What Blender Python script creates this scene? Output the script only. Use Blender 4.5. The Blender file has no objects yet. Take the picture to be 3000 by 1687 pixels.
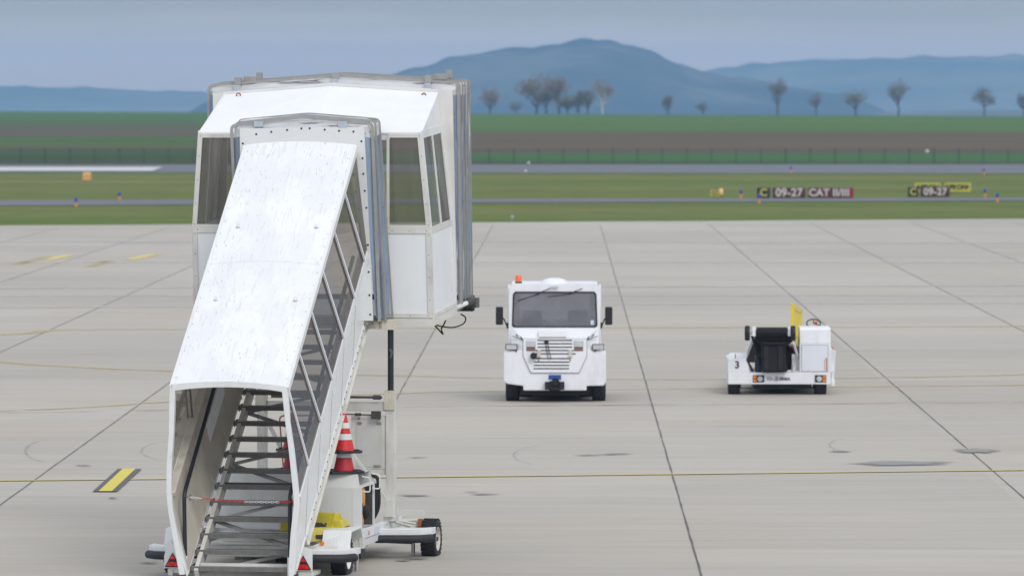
import bpy, bmesh, math, random
from math import sin, cos, radians, pi, sqrt, atan2
from mathutils import Vector, Matrix

# ------------------------------------------------------------------ camera, sky, sun, exposure
sc = bpy.context.scene
COL = sc.collection
EYE = 6.0
PITCH = 0.033340          # camera looks slightly down
YAW = 0.009078            # and slightly left of the slab joints
cd = bpy.data.cameras.new('camera'); cam = bpy.data.objects.new('camera', cd); COL.objects.link(cam)
cam.location = (0, 0, EYE); cam.rotation_euler = (pi/2-PITCH, 0, YAW)
cd.sensor_width = 36; cd.lens = 200; cd.clip_start = 1; cd.clip_end = 60000
cd.dof.use_dof = True; cd.dof.focus_distance = 73; cd.dof.aperture_fstop = 4.0
sc.camera = cam
sc.view_settings.view_transform = 'Standard'; sc.view_settings.look = 'None'
sc.view_settings.exposure = 0.0; sc.view_settings.gamma = 1.0
sc.cycles.volume_max_steps = 64
sc.cycles.max_bounces = 10; sc.cycles.transparent_max_bounces = 24; sc.cycles.volume_bounces = 4

SUN_EL, SUN_AZ = radians(42), radians(152)      # azimuth clockwise from +Y: high behind the camera, to the right
world = bpy.data.worlds.new('World'); sc.world = world; world.use_nodes = True
wn, wl = world.node_tree.nodes, world.node_tree.links
wn.clear()
def N(nodes, typ, **kw):
    n = nodes.new(typ)
    for k, v in kw.items(): setattr(n, k, v)
    return n
w_out = N(wn, 'ShaderNodeOutputWorld'); w_bg = N(wn, 'ShaderNodeBackground')
w_sky = N(wn, 'ShaderNodeTexSky', sky_type='NISHITA', sun_disc=False)
w_sky.sun_elevation = SUN_EL; w_sky.sun_rotation = SUN_AZ
w_tc = N(wn, 'ShaderNodeTexCoord'); w_sep = N(wn, 'ShaderNodeSeparateXYZ')
wl.new(w_tc.outputs['Generated'], w_sep.inputs[0])
def wmath(op, a, b=None, clamp=False):
    n = N(wn, 'ShaderNodeMath', operation=op, use_clamp=clamp)
    for i, s in enumerate((a, b)):
        if s is None: continue
        if isinstance(s, (int, float)): n.inputs[i].default_value = s
        else: wl.new(s, n.inputs[i])
    return n.outputs[0]
def wramp(fac, stops):
    n = N(wn, 'ShaderNodeValToRGB'); r = n.color_ramp
    while len(r.elements) < len(stops): r.elements.new(0.5)
    for e, (p, c) in zip(r.elements, stops): e.position = p; e.color = (*c, 1)
    wl.new(fac, n.inputs[0]); return n.outputs[0]
z = w_sep.outputs[2]
# overcast layer: dim and blue near the horizon, bright overhead
w_map = N(wn, 'ShaderNodeMapping'); w_map.inputs['Scale'].default_value = (9, 9, 150)
wl.new(w_tc.outputs['Generated'], w_map.inputs[0])
w_noise = N(wn, 'ShaderNodeTexNoise'); w_noise.inputs['Scale'].default_value = 1.0; w_noise.inputs['Detail'].default_value = 3
wl.new(w_map.outputs[0], w_noise.inputs['Vector'])
wob = wmath('MULTIPLY', wmath('SUBTRACT', w_noise.outputs[0], 0.5), 0.007)
zl = wmath('ADD', z, wob)
low = wramp(wmath('MULTIPLY', zl, 25.0, True),
            [(0.0, (.80, .66, .56)), (0.15, (.82, .68, .60)), (0.27, (.74, .65, .60)), (0.38, (.47, .455, .41)), (0.50, (.42, .42, .42)), (1.0, (.52, .58, .66))])
high = wramp(z, [(0.04, (.52, .58, .66)), (0.12, (.72, .79, .93)), (0.4, (.78, .82, .92)), (1.0, (.87, .90, .96))])
w_mix = N(wn, 'ShaderNodeMix', data_type='RGBA')
wl.new(wmath('MULTIPLY', wmath('SUBTRACT', z, 0.03), 60, True), w_mix.inputs[0]); wl.new(low, w_mix.inputs[6]); wl.new(high, w_mix.inputs[7])
back = wmath('ADD', wmath('MULTIPLY', wmath('MULTIPLY', w_sep.outputs[1], -1.0), 0.40, True), 1.0)   # thinner cloud behind the camera, where the sun is
w_mul = N(wn, 'ShaderNodeMix', data_type='RGBA', blend_type='MULTIPLY'); w_mul.inputs[0].default_value = 1
wl.new(w_mix.outputs[2], w_mul.inputs[6])
w_cmb = N(wn, 'ShaderNodeCombineColor'); [wl.new(back, w_cmb.inputs[i]) for i in range(3)]
wl.new(w_cmb.outputs[0], w_mul.inputs[7])
w_s10 = N(wn, 'ShaderNodeMix', data_type='RGBA', blend_type='MULTIPLY'); w_s10.inputs[0].default_value = 1
wl.new(w_sky.outputs[0], w_s10.inputs[6]); w_s10.inputs[7].default_value = (.1, .1, .1, 1)
w_cloud = N(wn, 'ShaderNodeMix', data_type='RGBA'); w_cloud.inputs[0].default_value = 0.93
wl.new(w_s10.outputs[2], w_cloud.inputs[6]); wl.new(w_mul.outputs[2], w_cloud.inputs[7])
wl.new(w_cloud.outputs[2], w_bg.inputs[0]); w_bg.inputs[1].default_value = 1.0
wl.new(w_bg.outputs[0], w_out.inputs[0])

sd = bpy.data.lights.new('sun', 'SUN'); sun = bpy.data.objects.new('sun', sd); COL.objects.link(sun)
sd.energy = 1.15; sd.angle = radians(22); sd.color = (1.0, .965, .91)
sun.rotation_euler = (pi/2-SUN_EL, 0, pi-SUN_AZ+0)   # light travels from the sun's side
sun.rotation_euler = Vector((sin(SUN_AZ)*cos(SUN_EL), cos(SUN_AZ)*cos(SUN_EL), sin(SUN_EL))).to_track_quat('Z', 'Y').to_euler()

# ------------------------------------------------------------------ survey helper: picture measurement -> world point on a known plane
F = 16666.7
CPOS = Vector((0, 0, EYE))
FW = Vector((-sin(YAW)*cos(PITCH), cos(YAW)*cos(PITCH), -sin(PITCH))); RT = Vector((cos(YAW), sin(YAW), 0)); UP = RT.cross(FW)
def ray(u, v): return FW + RT*((u-1500)/F) - UP*((v-843.5)/F)
def ground(u, v, z=0.0):
    d = ray(u, v); return CPOS + d*((z-EYE)/d.z)
def atY(u, v, Y):
    d = ray(u, v); return CPOS + d*(Y/d.y)

# ------------------------------------------------------------------ materials
MATS = {}
def mat(name, color, rough=0.5, metal=0.0, var=0.0, vscale=3.0, spots=None, bump=0.0, bscale=40, streak=None, spec=0.5, stretch=(1, 1, 1), grime=0.0):
    """paint/rubber/metal with procedural variation; spots=(colour, amount, scale, stretch)"""
    if name in MATS: return MATS[name]
    m = bpy.data.materials.new(name); m.use_nodes = True
    nt = m.node_tree; n, l = nt.nodes, nt.links
    b = n['Principled BSDF']; b.inputs['Roughness'].default_value = rough; b.inputs['Metallic'].default_value = metal
    b.inputs['Specular IOR Level'].default_value = spec
    tc = N(n, 'ShaderNodeTexCoord')
    col = None
    def noise(scale, detail=4, st=(1, 1, 1), rgh=.55):
        mp = N(n, 'ShaderNodeMapping'); mp.inputs['Scale'].default_value = st
        l.new(tc.outputs['Object'], mp.inputs[0])
        t = N(n, 'ShaderNodeTexNoise'); t.inputs['Scale'].default_value = scale; t.inputs['Detail'].default_value = detail; t.inputs['Roughness'].default_value = rgh
        l.new(mp.outputs[0], t.inputs['Vector']); return t.outputs[0]
    def ramp(fac, a, c, lo, hi):
        r = N(n, 'ShaderNodeValToRGB'); r.color_ramp.elements[0].position = a; r.color_ramp.elements[0].color = (*lo, 1)
        r.color_ramp.elements[1].position = c; r.color_ramp.elements[1].color = (*hi, 1); l.new(fac, r.inputs[0]); return r.outputs[0]
    lo = tuple(c*(1-var) for c in color); hi = tuple(min(1, c*(1+var*.6)) for c in color)
    col = ramp(noise(vscale, 5, stretch), .3, .7, lo, hi)
    def blend(col, fac, c2):
        mx = N(n, 'ShaderNodeMix', data_type='RGBA'); l.new(fac, mx.inputs[0]); l.new(col, mx.inputs[6]); mx.inputs[7].default_value = (*c2, 1); return mx.outputs[2]
    for s in (spots or []):
        sc_, am, scale, st = s[0], s[1], s[2], s[3]
        f = ramp(noise(scale, 3, st, .6), 1-am, min(1, 1-am+.05), (0, 0, 0), (s[4] if len(s) > 4 else .8,)*3)
        if len(s) > 5:
            pm = ramp(noise(s[5], 3), .42, .62, (.35, .35, .35), (1, 1, 1)); mm = N(n, 'ShaderNodeMix', data_type='RGBA', blend_type='MULTIPLY'); mm.inputs[0].default_value = 1
            l.new(f, mm.inputs[6]); l.new(pm, mm.inputs[7]); f = mm.outputs[2]
        col = blend(col, f, sc_)
    if grime:
        f = ramp(noise(2.2, 6, (1, 1, .35), .7), .5, .78, (0, 0, 0), (grime,)*3); col = blend(col, f, (.22, .20, .15))
    l.new(col, b.inputs['Base Color'])
    if bump:
        bp = N(n, 'ShaderNodeBump'); bp.inputs['Strength'].default_value = bump; bp.inputs['Distance'].default_value = .01
        l.new(noise(bscale, 4), bp.inputs['Height']); l.new(bp.outputs[0], b.inputs['Normal'])
    rr = N(n, 'ShaderNodeMapRange'); rr.inputs[3].default_value = max(0, rough-.1); rr.inputs[4].default_value = min(1, rough+.12)
    l.new(noise(vscale*2.3, 3), rr.inputs[0]); l.new(rr.outputs[0], b.inputs['Roughness'])
    MATS[name] = m; return m
def glass(name, tint, milky=.1, gloss=.08, sheen_col=(.5, .5, .46), st=(9, 9, .8), swing=1.0):
    m = bpy.data.materials.new(name); m.use_nodes = True; nt = m.node_tree; n, l = nt.nodes, nt.links
    n.clear(); out = N(n, 'ShaderNodeOutputMaterial')
    tr = N(n, 'ShaderNodeBsdfTransparent'); tr.inputs[0].default_value = (*tint, 1)
    df = N(n, 'ShaderNodeBsdfDiffuse'); df.inputs[0].default_value = (*sheen_col, 1)  # diffuse film paints pale reflections onto the panes
    gl = N(n, 'ShaderNodeBsdfGlossy'); gl.inputs['Roughness'].default_value = .06
    tc = N(n, 'ShaderNodeTexCoord'); mp = N(n, 'ShaderNodeMapping'); mp.inputs['Scale'].default_value = st; l.new(tc.outputs['Object'], mp.inputs[0])
    t = N(n, 'ShaderNodeTexNoise'); t.inputs['Scale'].default_value = 2.0; t.inputs['Detail'].default_value = 5; l.new(mp.outputs[0], t.inputs['Vector'])
    mr = N(n, 'ShaderNodeMapRange'); mr.inputs[1].default_value = .3; mr.inputs[2].default_value = .75; mr.inputs[3].default_value = milky*(1-.6*swing); mr.inputs[4].default_value = milky*(1+.7*swing)
    l.new(t.outputs[0], mr.inputs[0])
    m1 = N(n, 'ShaderNodeMixShader'); l.new(mr.outputs[0], m1.inputs[0]); l.new(tr.outputs[0], m1.inputs[1]); l.new(df.outputs[0], m1.inputs[2])
    lw = N(n, 'ShaderNodeLayerWeight'); lw.inputs[0].default_value = .35
    mm = N(n, 'ShaderNodeMath', operation='MULTIPLY_ADD'); mm.inputs[1].default_value = .55; mm.inputs[2].default_value = gloss*.5; l.new(lw.outputs['Fresnel'], mm.inputs[0])
    m2 = N(n, 'ShaderNodeMixShader'); l.new(mm.outputs[0], m2.inputs[0]); l.new(m1.outputs[0], m2.inputs[1]); l.new(gl.outputs[0], m2.inputs[2])
    l.new(m2.outputs[0], out.inputs[0]); return m

SPK = (0, .35, .35, 1)
white = mat('white_paint', (.78, .79, .78), .38, var=.05, vscale=1.4, grime=.22, spots=[((.34, .2, .09), .225, 9, (1, 1, .5), .55)])
cream = mat('white_paint_weathered', (.70, .685, .63), .5, var=.09, vscale=2.5, grime=.5, spots=[((.33, .19, .08), .29, 7, (1, 1, .4), .65)])
panelw = mat('white_panel', (.83, .845, .84), .3, var=.025, vscale=.9, grime=.12, spots=[((.25, .24, .2), .24, 16, (1, 1, .35), .5)])
ROOF_ANG = math.atan(.7267)
roofm = mat('white_roof_sheet', (.83, .84, .86), .45, var=.05, vscale=1.1, spec=.3,
            spots=[((.66, .66, .63), .50, 1.9, (1.0, .45, .45), .25), ((.60, .60, .57), .42, 9, (3.5, .3, .3), .35), ((.30, .30, .27), .37, 22, (2.8, .40, .40), .75, 1.3), ((.05, .05, .045), .285, 30, (1.8, .5, .5), .9, 1.6)])
beige = mat('inner_lining', (.58, .545, .46), .5, var=.14, vscale=2, grime=.75)  # darker base and heavy grime carry the corridor's inner shading as well as dirt
fabric = mat('bellows_fabric', (.24, .30, .38), .3, metal=.25, var=.45, vscale=2.5, stretch=(1.5, 1.5, .35), bump=.6, bscale=7, spots=[((.62, .66, .70), .42, 3, (2, 2, .35), .7)])  # silver vertical streaks paint the highlights on the folds
fabric_l = mat('bellows_fabric_pale', (.56, .57, .57), .42, var=.22, vscale=3, stretch=(.6, 1, 2), spots=[((.08, .08, .08), .43, 7, (.22, 1, 3.5), .8)])
hoopm = mat('grey_hoop', (.34, .335, .32), .5, var=.12, vscale=6)
steel = mat('galvanised_steel', (.36, .35, .33), .42, metal=.6, var=.25, vscale=8)
zinc = mat('zinc_bracket', (.50, .56, .62), .4, metal=.4, var=.15, vscale=9)
stepm = mat('step_grating', (.17, .165, .155), .6, metal=.2, var=.25, vscale=12, grime=.3)
stepedge = mat('step_nosing', (.62, .60, .56), .5, var=.3, vscale=60)
darksteel = mat('dark_steel', (.085, .08, .072), .5, metal=.2, var=.3, vscale=9)
rod = mat('black_cylinder', (.018, .018, .02), .35, var=.4, vscale=6, spots=[((.25, .25, .27), .40, 12, (1, 1, .5), .5)])
rubber = mat('black_rubber', (.022, .023, .026), .6, var=.35, vscale=7, bump=.2)
tyrem = mat('tyre_rubber', (.017, .018, .02), .78, var=.4, vscale=10, spots=[((.09, .085, .075), .42, 5, (1, 1, 1), .5)])
black = mat('black_plastic', (.010, .010, .011), .6)
hole = mat('dark_hole', (.01, .01, .01), .8)
red = mat('red_paint', (.62, .025, .02), .4, var=.1)
cone_red = mat('cone_red', (.66, .022, .018), .42, var=.1, vscale=6)
cone_dirty = mat('cone_red_faded', (.50, .02, .03), .5, var=.25, vscale=5)
cone_white = mat('cone_white_band', (.72, .73, .74), .5, var=.12, vscale=9, grime=.25)
refl_red = mat('reflector_red', (.80, .018, .012), .25)
amber = mat('amber_lens', (.75, .22, .03), .25)
chock_y = mat('yellow_chock', (.62, .52, .03), .45, var=.2, vscale=5, grime=.5)
orange = mat('orange_engine', (.72, .33, .04), .5, var=.15, vscale=8, spots=[((.05, .04, .03), .36, 22, (1, 1, 1))])
rust = mat('rust', (.42, .15, .05), .8, var=.3, vscale=20)
glass_side = glass('smoked_acrylic', (.48, .44, .395), milky=.20, gloss=.08, sheen_col=(.36, .33, .30), swing=.6)
glass_cab = glass('cabin_acrylic', (.43, .42, .385), milky=.12, gloss=.05, st=(5, 5, .6), swing=.6)
glass_veh = glass('tractor_glass', (.48, .49, .52), milky=.34, gloss=.14, sheen_col=(.40, .41, .47), st=(.8, .8, 1.2), swing=.45)  # bluish grey film is the painted windscreen reflection
lamp_m = mat('lamp_lens', (.55, .56, .54), .15, var=.3, vscale=60)
veh_white = mat('vehicle_white', (.82, .83, .85), .34, var=.05, vscale=2.5, grime=.26, spots=[((.45, .38, .30), .27, 5, (1, 1, .4), .45)])
blue_pl = mat('blue_plate', (.02, .09, .36), .4)
seat_m = mat('seat_fabric', (.12, .125, .085), .8, var=.2)
yellow_p = mat('yellow_guard', (.78, .60, .06), .45, var=.12, vscale=5)
belt_m = mat('conveyor_rubber', (.008, .008, .009), .8, var=.3)
rubber_mid = mat('grey_black_housing', (.015, .015, .016), .75, var=.3)

# ------------------------------------------------------------------ mesh helpers
class MB:
    def __init__(s): s.v = []; s.f = []; s.mi = []; s.cur = 0
    def add(s, vs, fs):
        o = len(s.v); s.v += [tuple(v) for v in vs]; s.f += [tuple(o+i for i in f) for f in fs]; s.mi += [s.cur]*len(fs); return s
    def hexa(s, p):
        return s.add(p, [(0, 3, 2, 1), (4, 5, 6, 7), (0, 1, 5, 4), (1, 2, 6, 5), (2, 3, 7, 6), (3, 0, 4, 7)])
    def box(s, x0, x1, y0, y1, z0, z1):
        return s.hexa([(x0, y0, z0), (x1, y0, z0), (x1, y1, z0), (x0, y1, z0), (x0, y0, z1), (x1, y0, z1), (x1, y1, z1), (x0, y1, z1)])
    def beam(s, p, q, w, h, up=(0, 0, 1)):
        p, q = Vector(p), Vector(q); d = (q-p).normalized(); a = d.cross(Vector(up))
        if a.length < 1e-4: a = d.cross(Vector((0, 1, 0)))
        a.normalize(); b = a.cross(d).normalized(); a *= w/2; b *= h/2
        return s.hexa([p-a-b, p+a-b, q+a-b, q-a-b, p-a+b, p+a+b, q+a+b, q-a+b])
    def prism(s, poly, axis, a0, a1):
        """poly: 2-D outline; axis 'x','y' or 'z' = extrusion axis"""
        n = len(poly)
        def P(p, a): return {'x': (a, p[0], p[1]), 'y': (p[0], a, p[1]), 'z': (p[0], p[1], a)}[axis]
        vs = [P(p, a0) for p in poly]+[P(p, a1) for p in poly]
        fs = [tuple(range(n))[::-1], tuple(range(n, 2*n))]+[(i, (i+1) % n, n+(i+1) % n, n+i) for i in range(n)]
        return s.add(vs, fs)
    def quadsheet(s, rows, t=None):
        """rows of points -> sheet"""
        m = len(rows[0]); vs = [p for r in rows for p in r]
        fs = [(i*m+j, i*m+j+1, (i+1)*m+j+1, (i+1)*m+j) for i in range(len(rows)-1) for j in range(m-1)]
        return s.add(vs, fs)
    def tube(s, pts, r, n=8, cap=True, r2=None):
        pts = [Vector(p) for p in pts]; k = len(pts); rings = []
        prev = None
        for i, p in enumerate(pts):
            d = (pts[min(i+1, k-1)]-pts[max(i-1, 0)]).normalized()
            a = prev if prev is not None else (Vector((0, 0, 1)) if abs(d.z) < .9 else Vector((1, 0, 0)))
            a = (a-d*a.dot(d)).normalized(); prev = a; b = d.cross(a)
            rr = r if r2 is None else r+(r2-r)*i/max(1, k-1)
            rings.append([p+(a*cos(2*pi*j/n)+b*sin(2*pi*j/n))*rr for j in range(n)])
        vs = [v for g in rings for v in g]
        fs = [(i*n+j, i*n+(j+1) % n, (i+1)*n+(j+1) % n, (i+1)*n+j) for i in range(k-1) for j in range(n)]
        if cap: fs += [tuple(range(n))[::-1], tuple(range((k-1)*n, k*n))]
        return s.add(vs, fs)
    def lathe(s, prof, n=24, axis='z', c=(0, 0, 0), close=False):
        """prof: (radius, height) list"""
        c = Vector(c); vs = []
        for r, h in prof:
            for j in range(n):
                a = 2*pi*j/n; u, w = r*cos(a), r*sin(a)
                vs.append(c+Vector({'z': (u, w, h), 'x': (h, u, w), 'y': (w, h, u)}[axis]))
        k = len(prof)
        fs = [(i*n+j, i*n+(j+1) % n, ((i+1) % k)*n+(j+1) % n, ((i+1) % k)*n+j) for i in range(k if close else k-1) for j in range(n)]
        if not close:
            if prof[0][0] > 1e-4: fs.append(tuple(range(n))[::-1])
            if prof[-1][0] > 1e-4: fs.append(tuple(range((k-1)*n, k*n)))
        return s.add(vs, fs)
    def frame(s, outer, inner, axis, a0, a1):
        """ring-shaped plate between two outlines with the same number of points"""
        n = len(outer)
        def P(p, a): return {'x': (a, p[0], p[1]), 'y': (p[0], a, p[1]), 'z': (p[0], p[1], a)}[axis]
        vs = [P(p, a0) for p in outer]+[P(p, a0) for p in inner]+[P(p, a1) for p in outer]+[P(p, a1) for p in inner]
        fs = []
        for i in range(n):
            j = (i+1) % n
            fs += [(i, n+i, n+j, j), (2*n+i, 2*n+j, 3*n+j, 3*n+i), (i, j, 2*n+j, 2*n+i), (n+i, 3*n+i, 3*n+j, n+j)]
        return s.add(vs, fs)
    def build(s, name, m, parent=None, bevel=0, smooth=False, loc=None, rot=None):
        me = bpy.data.meshes.new(name); me.from_pydata([tuple(v) for v in s.v], [], s.f)
        ms = m if isinstance(m, (list, tuple)) else [m]
        for x in ms: me.materials.append(x)
        for p, i in zip(me.polygons, s.mi): p.material_index = i
        bm = bmesh.new(); bm.from_mesh(me); bmesh.ops.recalc_face_normals(bm, faces=bm.faces); bm.to_mesh(me); bm.free()
        o = bpy.data.objects.new(name, me); COL.objects.link(o)
        if parent: o.parent = parent
        if loc: o.location = loc
        if rot: o.rotation_euler = rot
        if smooth: me.shade_smooth(); 
        if smooth:
            e = o.modifiers.new('edges', 'EDGE_SPLIT'); e.split_angle = radians(40)
        if bevel:
            b = o.modifiers.new('bevel', 'BEVEL'); b.width = bevel; b.segments = 2; b.limit_method = 'ANGLE'; b.angle_limit = radians(35)
        return o
def tag(o, label=None, cat=None, group=None, kind=None):
    if label: o['label'] = label
    if cat: o['category'] = cat
    if group: o['group'] = group
    if kind: o['kind'] = kind
    return o
def empty(name, loc, rz, label, cat, group=None):
    o = bpy.data.objects.new(name, None); COL.objects.link(o); o.location = loc; o.rotation_euler = (0, 0, rz); o.empty_display_size = .3
    return tag(o, label, cat, group)
def copy_tree(o, parent=None):
    c = o.copy(); COL.objects.link(c); c.parent = parent
    for ch in [x for x in sc.objects if x.parent == o]: copy_tree(ch, c)
    return c
def rnd_arc(corners, r=.08, n=4):
    """round the interior corners of a 3-D polyline"""
    out = [Vector(corners[0])]
    for i in range(1, len(corners)-1):
        a, b, c = Vector(corners[i-1]), Vector(corners[i]), Vector(corners[i+1])
        p = b+(a-b).normalized()*r; q = b+(c-b).normalized()*r
        for k in range(n+1):
            t = k/n; out.append(p*(1-t)**2+b*2*t*(1-t)+q*t*t)
    out.append(Vector(corners[-1])); return out
def text_mesh(name, s, size, m, parent, loc, rot, extrude=.004, align='CENTER', space=1.0, xs=1.0, bold=0.0):
    c = bpy.data.curves.new(name, 'FONT'); c.body = s; c.size = size; c.extrude = extrude; c.align_x = align; c.align_y = 'CENTER'; c.space_character = space; c.offset = bold
    t = bpy.data.objects.new(name, c); COL.objects.link(t)
    bpy.context.view_layer.update()
    me = bpy.data.meshes.new_from_object(t.evaluated_get(bpy.context.evaluated_depsgraph_get()))
    bpy.data.objects.remove(t)
    me.materials.clear(); me.materials.append(m)
    o = bpy.data.objects.new(name, me); COL.objects.link(o); o.parent = parent; o.location = loc; o.rotation_euler = rot; o.scale = (xs, 1, 1)
    return o

# ------------------------------------------------------------------ ground materials
def gmat(name, build):
    m = bpy.data.materials.new(name); m.use_nodes = True; nt = m.node_tree
    class G: pass
    g = G(); n, l = nt.nodes, nt.links; g.n, g.l = n, l; g.b = n['Principled BSDF']
    g.tc = N(n, 'ShaderNodeTexCoord')
    def noise(scale, st=(1, 1, 1), detail=5, rough=.6, typ='ShaderNodeTexNoise'):
        mp = N(n, 'ShaderNodeMapping'); mp.inputs['Scale'].default_value = st; l.new(g.tc.outputs['Object'], mp.inputs[0])
        t = N(n, typ); t.inputs['Scale'].default_value = scale
        if typ == 'ShaderNodeTexNoise': t.inputs['Detail'].default_value = detail; t.inputs['Roughness'].default_value = rough
        l.new(mp.outputs[0], t.inputs['Vector']); return t.outputs[0]
    def ramp(fac, stops):
        r = N(n, 'ShaderNodeValToRGB'); e = r.color_ramp
        while len(e.elements) < len(stops): e.elements.new(.5)
        for x, (p, c) in zip(e.elements, stops): x.position = p; x.color = (*c, 1) if isinstance(c, tuple) else (c, c, c, 1)
        l.new(fac, r.inputs[0]); return r.outputs[0]
    def mix(fac, a, b, mode='MIX'):
        x = N(n, 'ShaderNodeMix', data_type='RGBA', blend_type=mode)
        for i, s in ((0, fac), (6, a), (7, b)):
            if isinstance(s, tuple): x.inputs[i].default_value = (*s, 1)
            elif isinstance(s, (int, float)): x.inputs[i].default_value = s
            else: l.new(s, x.inputs[i])
        return x.outputs[2]
    def mth(op, a, b=0.0, clamp=False):
        x = N(n, 'ShaderNodeMath', operation=op, use_clamp=clamp)
        for i, s in enumerate((a, b)):
            if isinstance(s, (int, float)): x.inputs[i].default_value = s
            else: l.new(s, x.inputs[i])
        return x.outputs[0]
    g.noise, g.ramp, g.mix, g.mth = noise, ramp, mix, mth
    build(g); return m
def concrete(g):
    base = g.ramp(g.noise(.035, (1, .5, 1), 4), [(.3, (.435, .403, .345)), (.7, (.508, .474, .410))])
    streaks = g.ramp(g.noise(.9, (.22, 1.6, 1), 6, .65), [(.3, (.90, .90, .90)), (.62, (1.04, 1.04, 1.04))])
    c = g.mix(.85, base, streaks, 'MULTIPLY')
    fine = g.ramp(g.noise(3.4, (.35, 2.0, 1), 5, .7), [(.3, (.93, .93, .93)), (.7, (1.05, 1.05, 1.05))])
    c = g.mix(.55, c, fine, 'MULTIPLY')
    grain = g.ramp(g.noise(42, (1, 1, 1), 3, .7), [(.3, (.93, .93, .93)), (.7, (1.05, 1.05, 1.05))])
    c = g.mix(.6, c, grain, 'MULTIPLY')
    warm = g.ramp(g.noise(.12, (1, 1, 1), 3), [(.45, (1, 1, 1)), (.75, (1.03, .985, .93))])
    c = g.mix(.7, c, warm, 'MULTIPLY')
    # oil and rubber smudges, drawn out along the rows of stands
    st = g.mth('MULTIPLY', g.ramp(g.noise(.55, (.35, 2.3, 1), 4, .7), [(.66, 0.0), (.74, 1.0)]), .35)
    c = g.mix(st, c, (.16, .155, .15))
    dk = g.ramp(g.noise(.02, (.25, 1.4, 1), 3), [(.42, 0.0), (.62, 1.0)])
    c = g.mix(g.mth('MULTIPLY', dk, .16), c, (.25, .25, .25))
    # cast bays across the joints: each a slightly different grey
    sp = N(g.n, 'ShaderNodeSeparateXYZ'); g.l.new(g.tc.outputs['Object'], sp.inputs[0])
    bx = g.mth('FLOOR', g.mth('DIVIDE', g.mth('ADD', sp.outputs[0], 3.3), 5.0)); by = g.mth('FLOOR', g.mth('DIVIDE', sp.outputs[1], 5.0))
    cb = N(g.n, 'ShaderNodeCombineXYZ'); g.l.new(bx, cb.inputs[0]); g.l.new(by, cb.inputs[1])
    wn_ = N(g.n, 'ShaderNodeTexWhiteNoise'); g.l.new(cb.outputs[0], wn_.inputs[0])
    bay = g.ramp(wn_.outputs[0], [(0, .945), (1, 1.03)]); c = g.mix(1.0, c, bay, 'MULTIPLY')
    g.l.new(c, g.b.inputs['Base Color']); g.b.inputs['Roughness'].default_value = .82; g.b.inputs['Specular IOR Level'].default_value = .3
def grass(g):
    big = g.noise(.012, (.6, 3.2, 1), 5)
    c = g.ramp(big, [(.3, (.195, .170, .055)), (.44, (.142, .165, .040)), (.58, (.100, .152, .022)), (.70, (.23, .195, .080))])
    f = g.ramp(g.noise(.35, (.5, 1, 1), 6, .75), [(.3, (.68, .70, .68)), (.7, (1.32, 1.28, 1.35))]); c = g.mix(1.0, c, f, 'MULTIPLY')
    g.l.new(c, g.b.inputs['Base Color']); g.b.inputs['Roughness'].default_value = .9; g.b.inputs['Specular IOR Level'].default_value = .1
def asphalt(g):
    c = g.ramp(g.noise(.05, (.2, 2, 1), 5), [(.3, (.105, .115, .135)), (.7, (.150, .158, .172))])
    f = g.ramp(g.noise(2.0, (1, 1, 1), 4), [(.3, .9), (.7, 1.08)]); c = g.mix(1.0, c, f, 'MULTIPLY')
    g.l.new(c, g.b.inputs['Base Color']); g.b.inputs['Roughness'].default_value = .8
def fields(g):
    sp = N(g.n, 'ShaderNodeSeparateXYZ'); g.l.new(g.tc.outputs['Object'], sp.inputs[0])
    wob = g.mth('MULTIPLY', g.mth('SUBTRACT', g.noise(.006, (1, 1, 1), 5), .5), 40)
    y = g.mth('ADD', sp.outputs[1], wob)
    # strips: verge, young crop, ploughed earth, crop to the crest (distances in metres / 2500)
    t = g.mth('DIVIDE', y, 2500.0, True)
    G1, G2, BR, DK = (.066, .155, .045), (.084, .155, .020), (.125, .098, .060), (.07, .08, .045)
    r1 = g.ramp(t, [(.211, DK), (.218, G1), (.243, G1), (.252, BR), (.385, (.115, .092, .048)), (.425, G2), (1.0, (.085, .150, .006))])
    r2 = g.ramp(t, [(.214, DK), (.226, (.05, .09, .03)), (.25, (.058, .115, .035)), (.266, (.095, .095, .05)), (.285, (.085, .105, .045)), (.30, (.072, .135, .028)), (.345, (.078, .125, .03)), (.37, (.115, .092, .058)), (.50, (.085, .105, .04)), (.58, (.066, .135, .02)), (1.0, (.072, .145, .008))])
    side = g.mth('DIVIDE', sp.outputs[0], sp.outputs[1])          # the plots change west of the track
    k = g.ramp(g.mth('ADD', g.mth('MULTIPLY', side, 8.0), .9, True), [(.36, 1.0), (.54, 0.0)])
    c = g.mix(k, r1, r2)
    f = g.ramp(g.noise(.03, (.3, 1.0, 1), 6, .75), [(.3, (.80, .78, .80)), (.7, (1.2, 1.18, 1.2))]); c = g.mix(1.0, c, f, 'MULTIPLY')
    g.l.new(c, g.b.inputs['Base Color']); g.b.inputs['Roughness'].default_value = .95; g.b.inputs['Specular IOR Level'].default_value = .05
def paint_mat(name, c, wear=.5):
    def bld(g):
        tr = N(g.n, 'ShaderNodeBsdfTransparent'); mx = N(g.n, 'ShaderNodeMixShader')
        out = [x for x in g.n if x.type == 'OUTPUT_MATERIAL'][0]
        f = g.ramp(g.noise(2.2, (.5, 1.5, 1), 6, .75), [(max(0, wear-.18), 0.0), (min(1, wear+.12), 1.0)]) if wear > 0 else None
        g.b.inputs['Base Color'].default_value = (*c, 1); g.b.inputs['Roughness'].default_value = .8
        if f: g.l.new(f, mx.inputs[0])
        else: mx.inputs[0].default_value = 1
        g.l.new(tr.outputs[0], mx.inputs[1]); g.l.new(g.b.outputs[0], mx.inputs[2]); g.l.new(mx.outputs[0], out.inputs[0])
    return gmat(name, bld)
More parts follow.
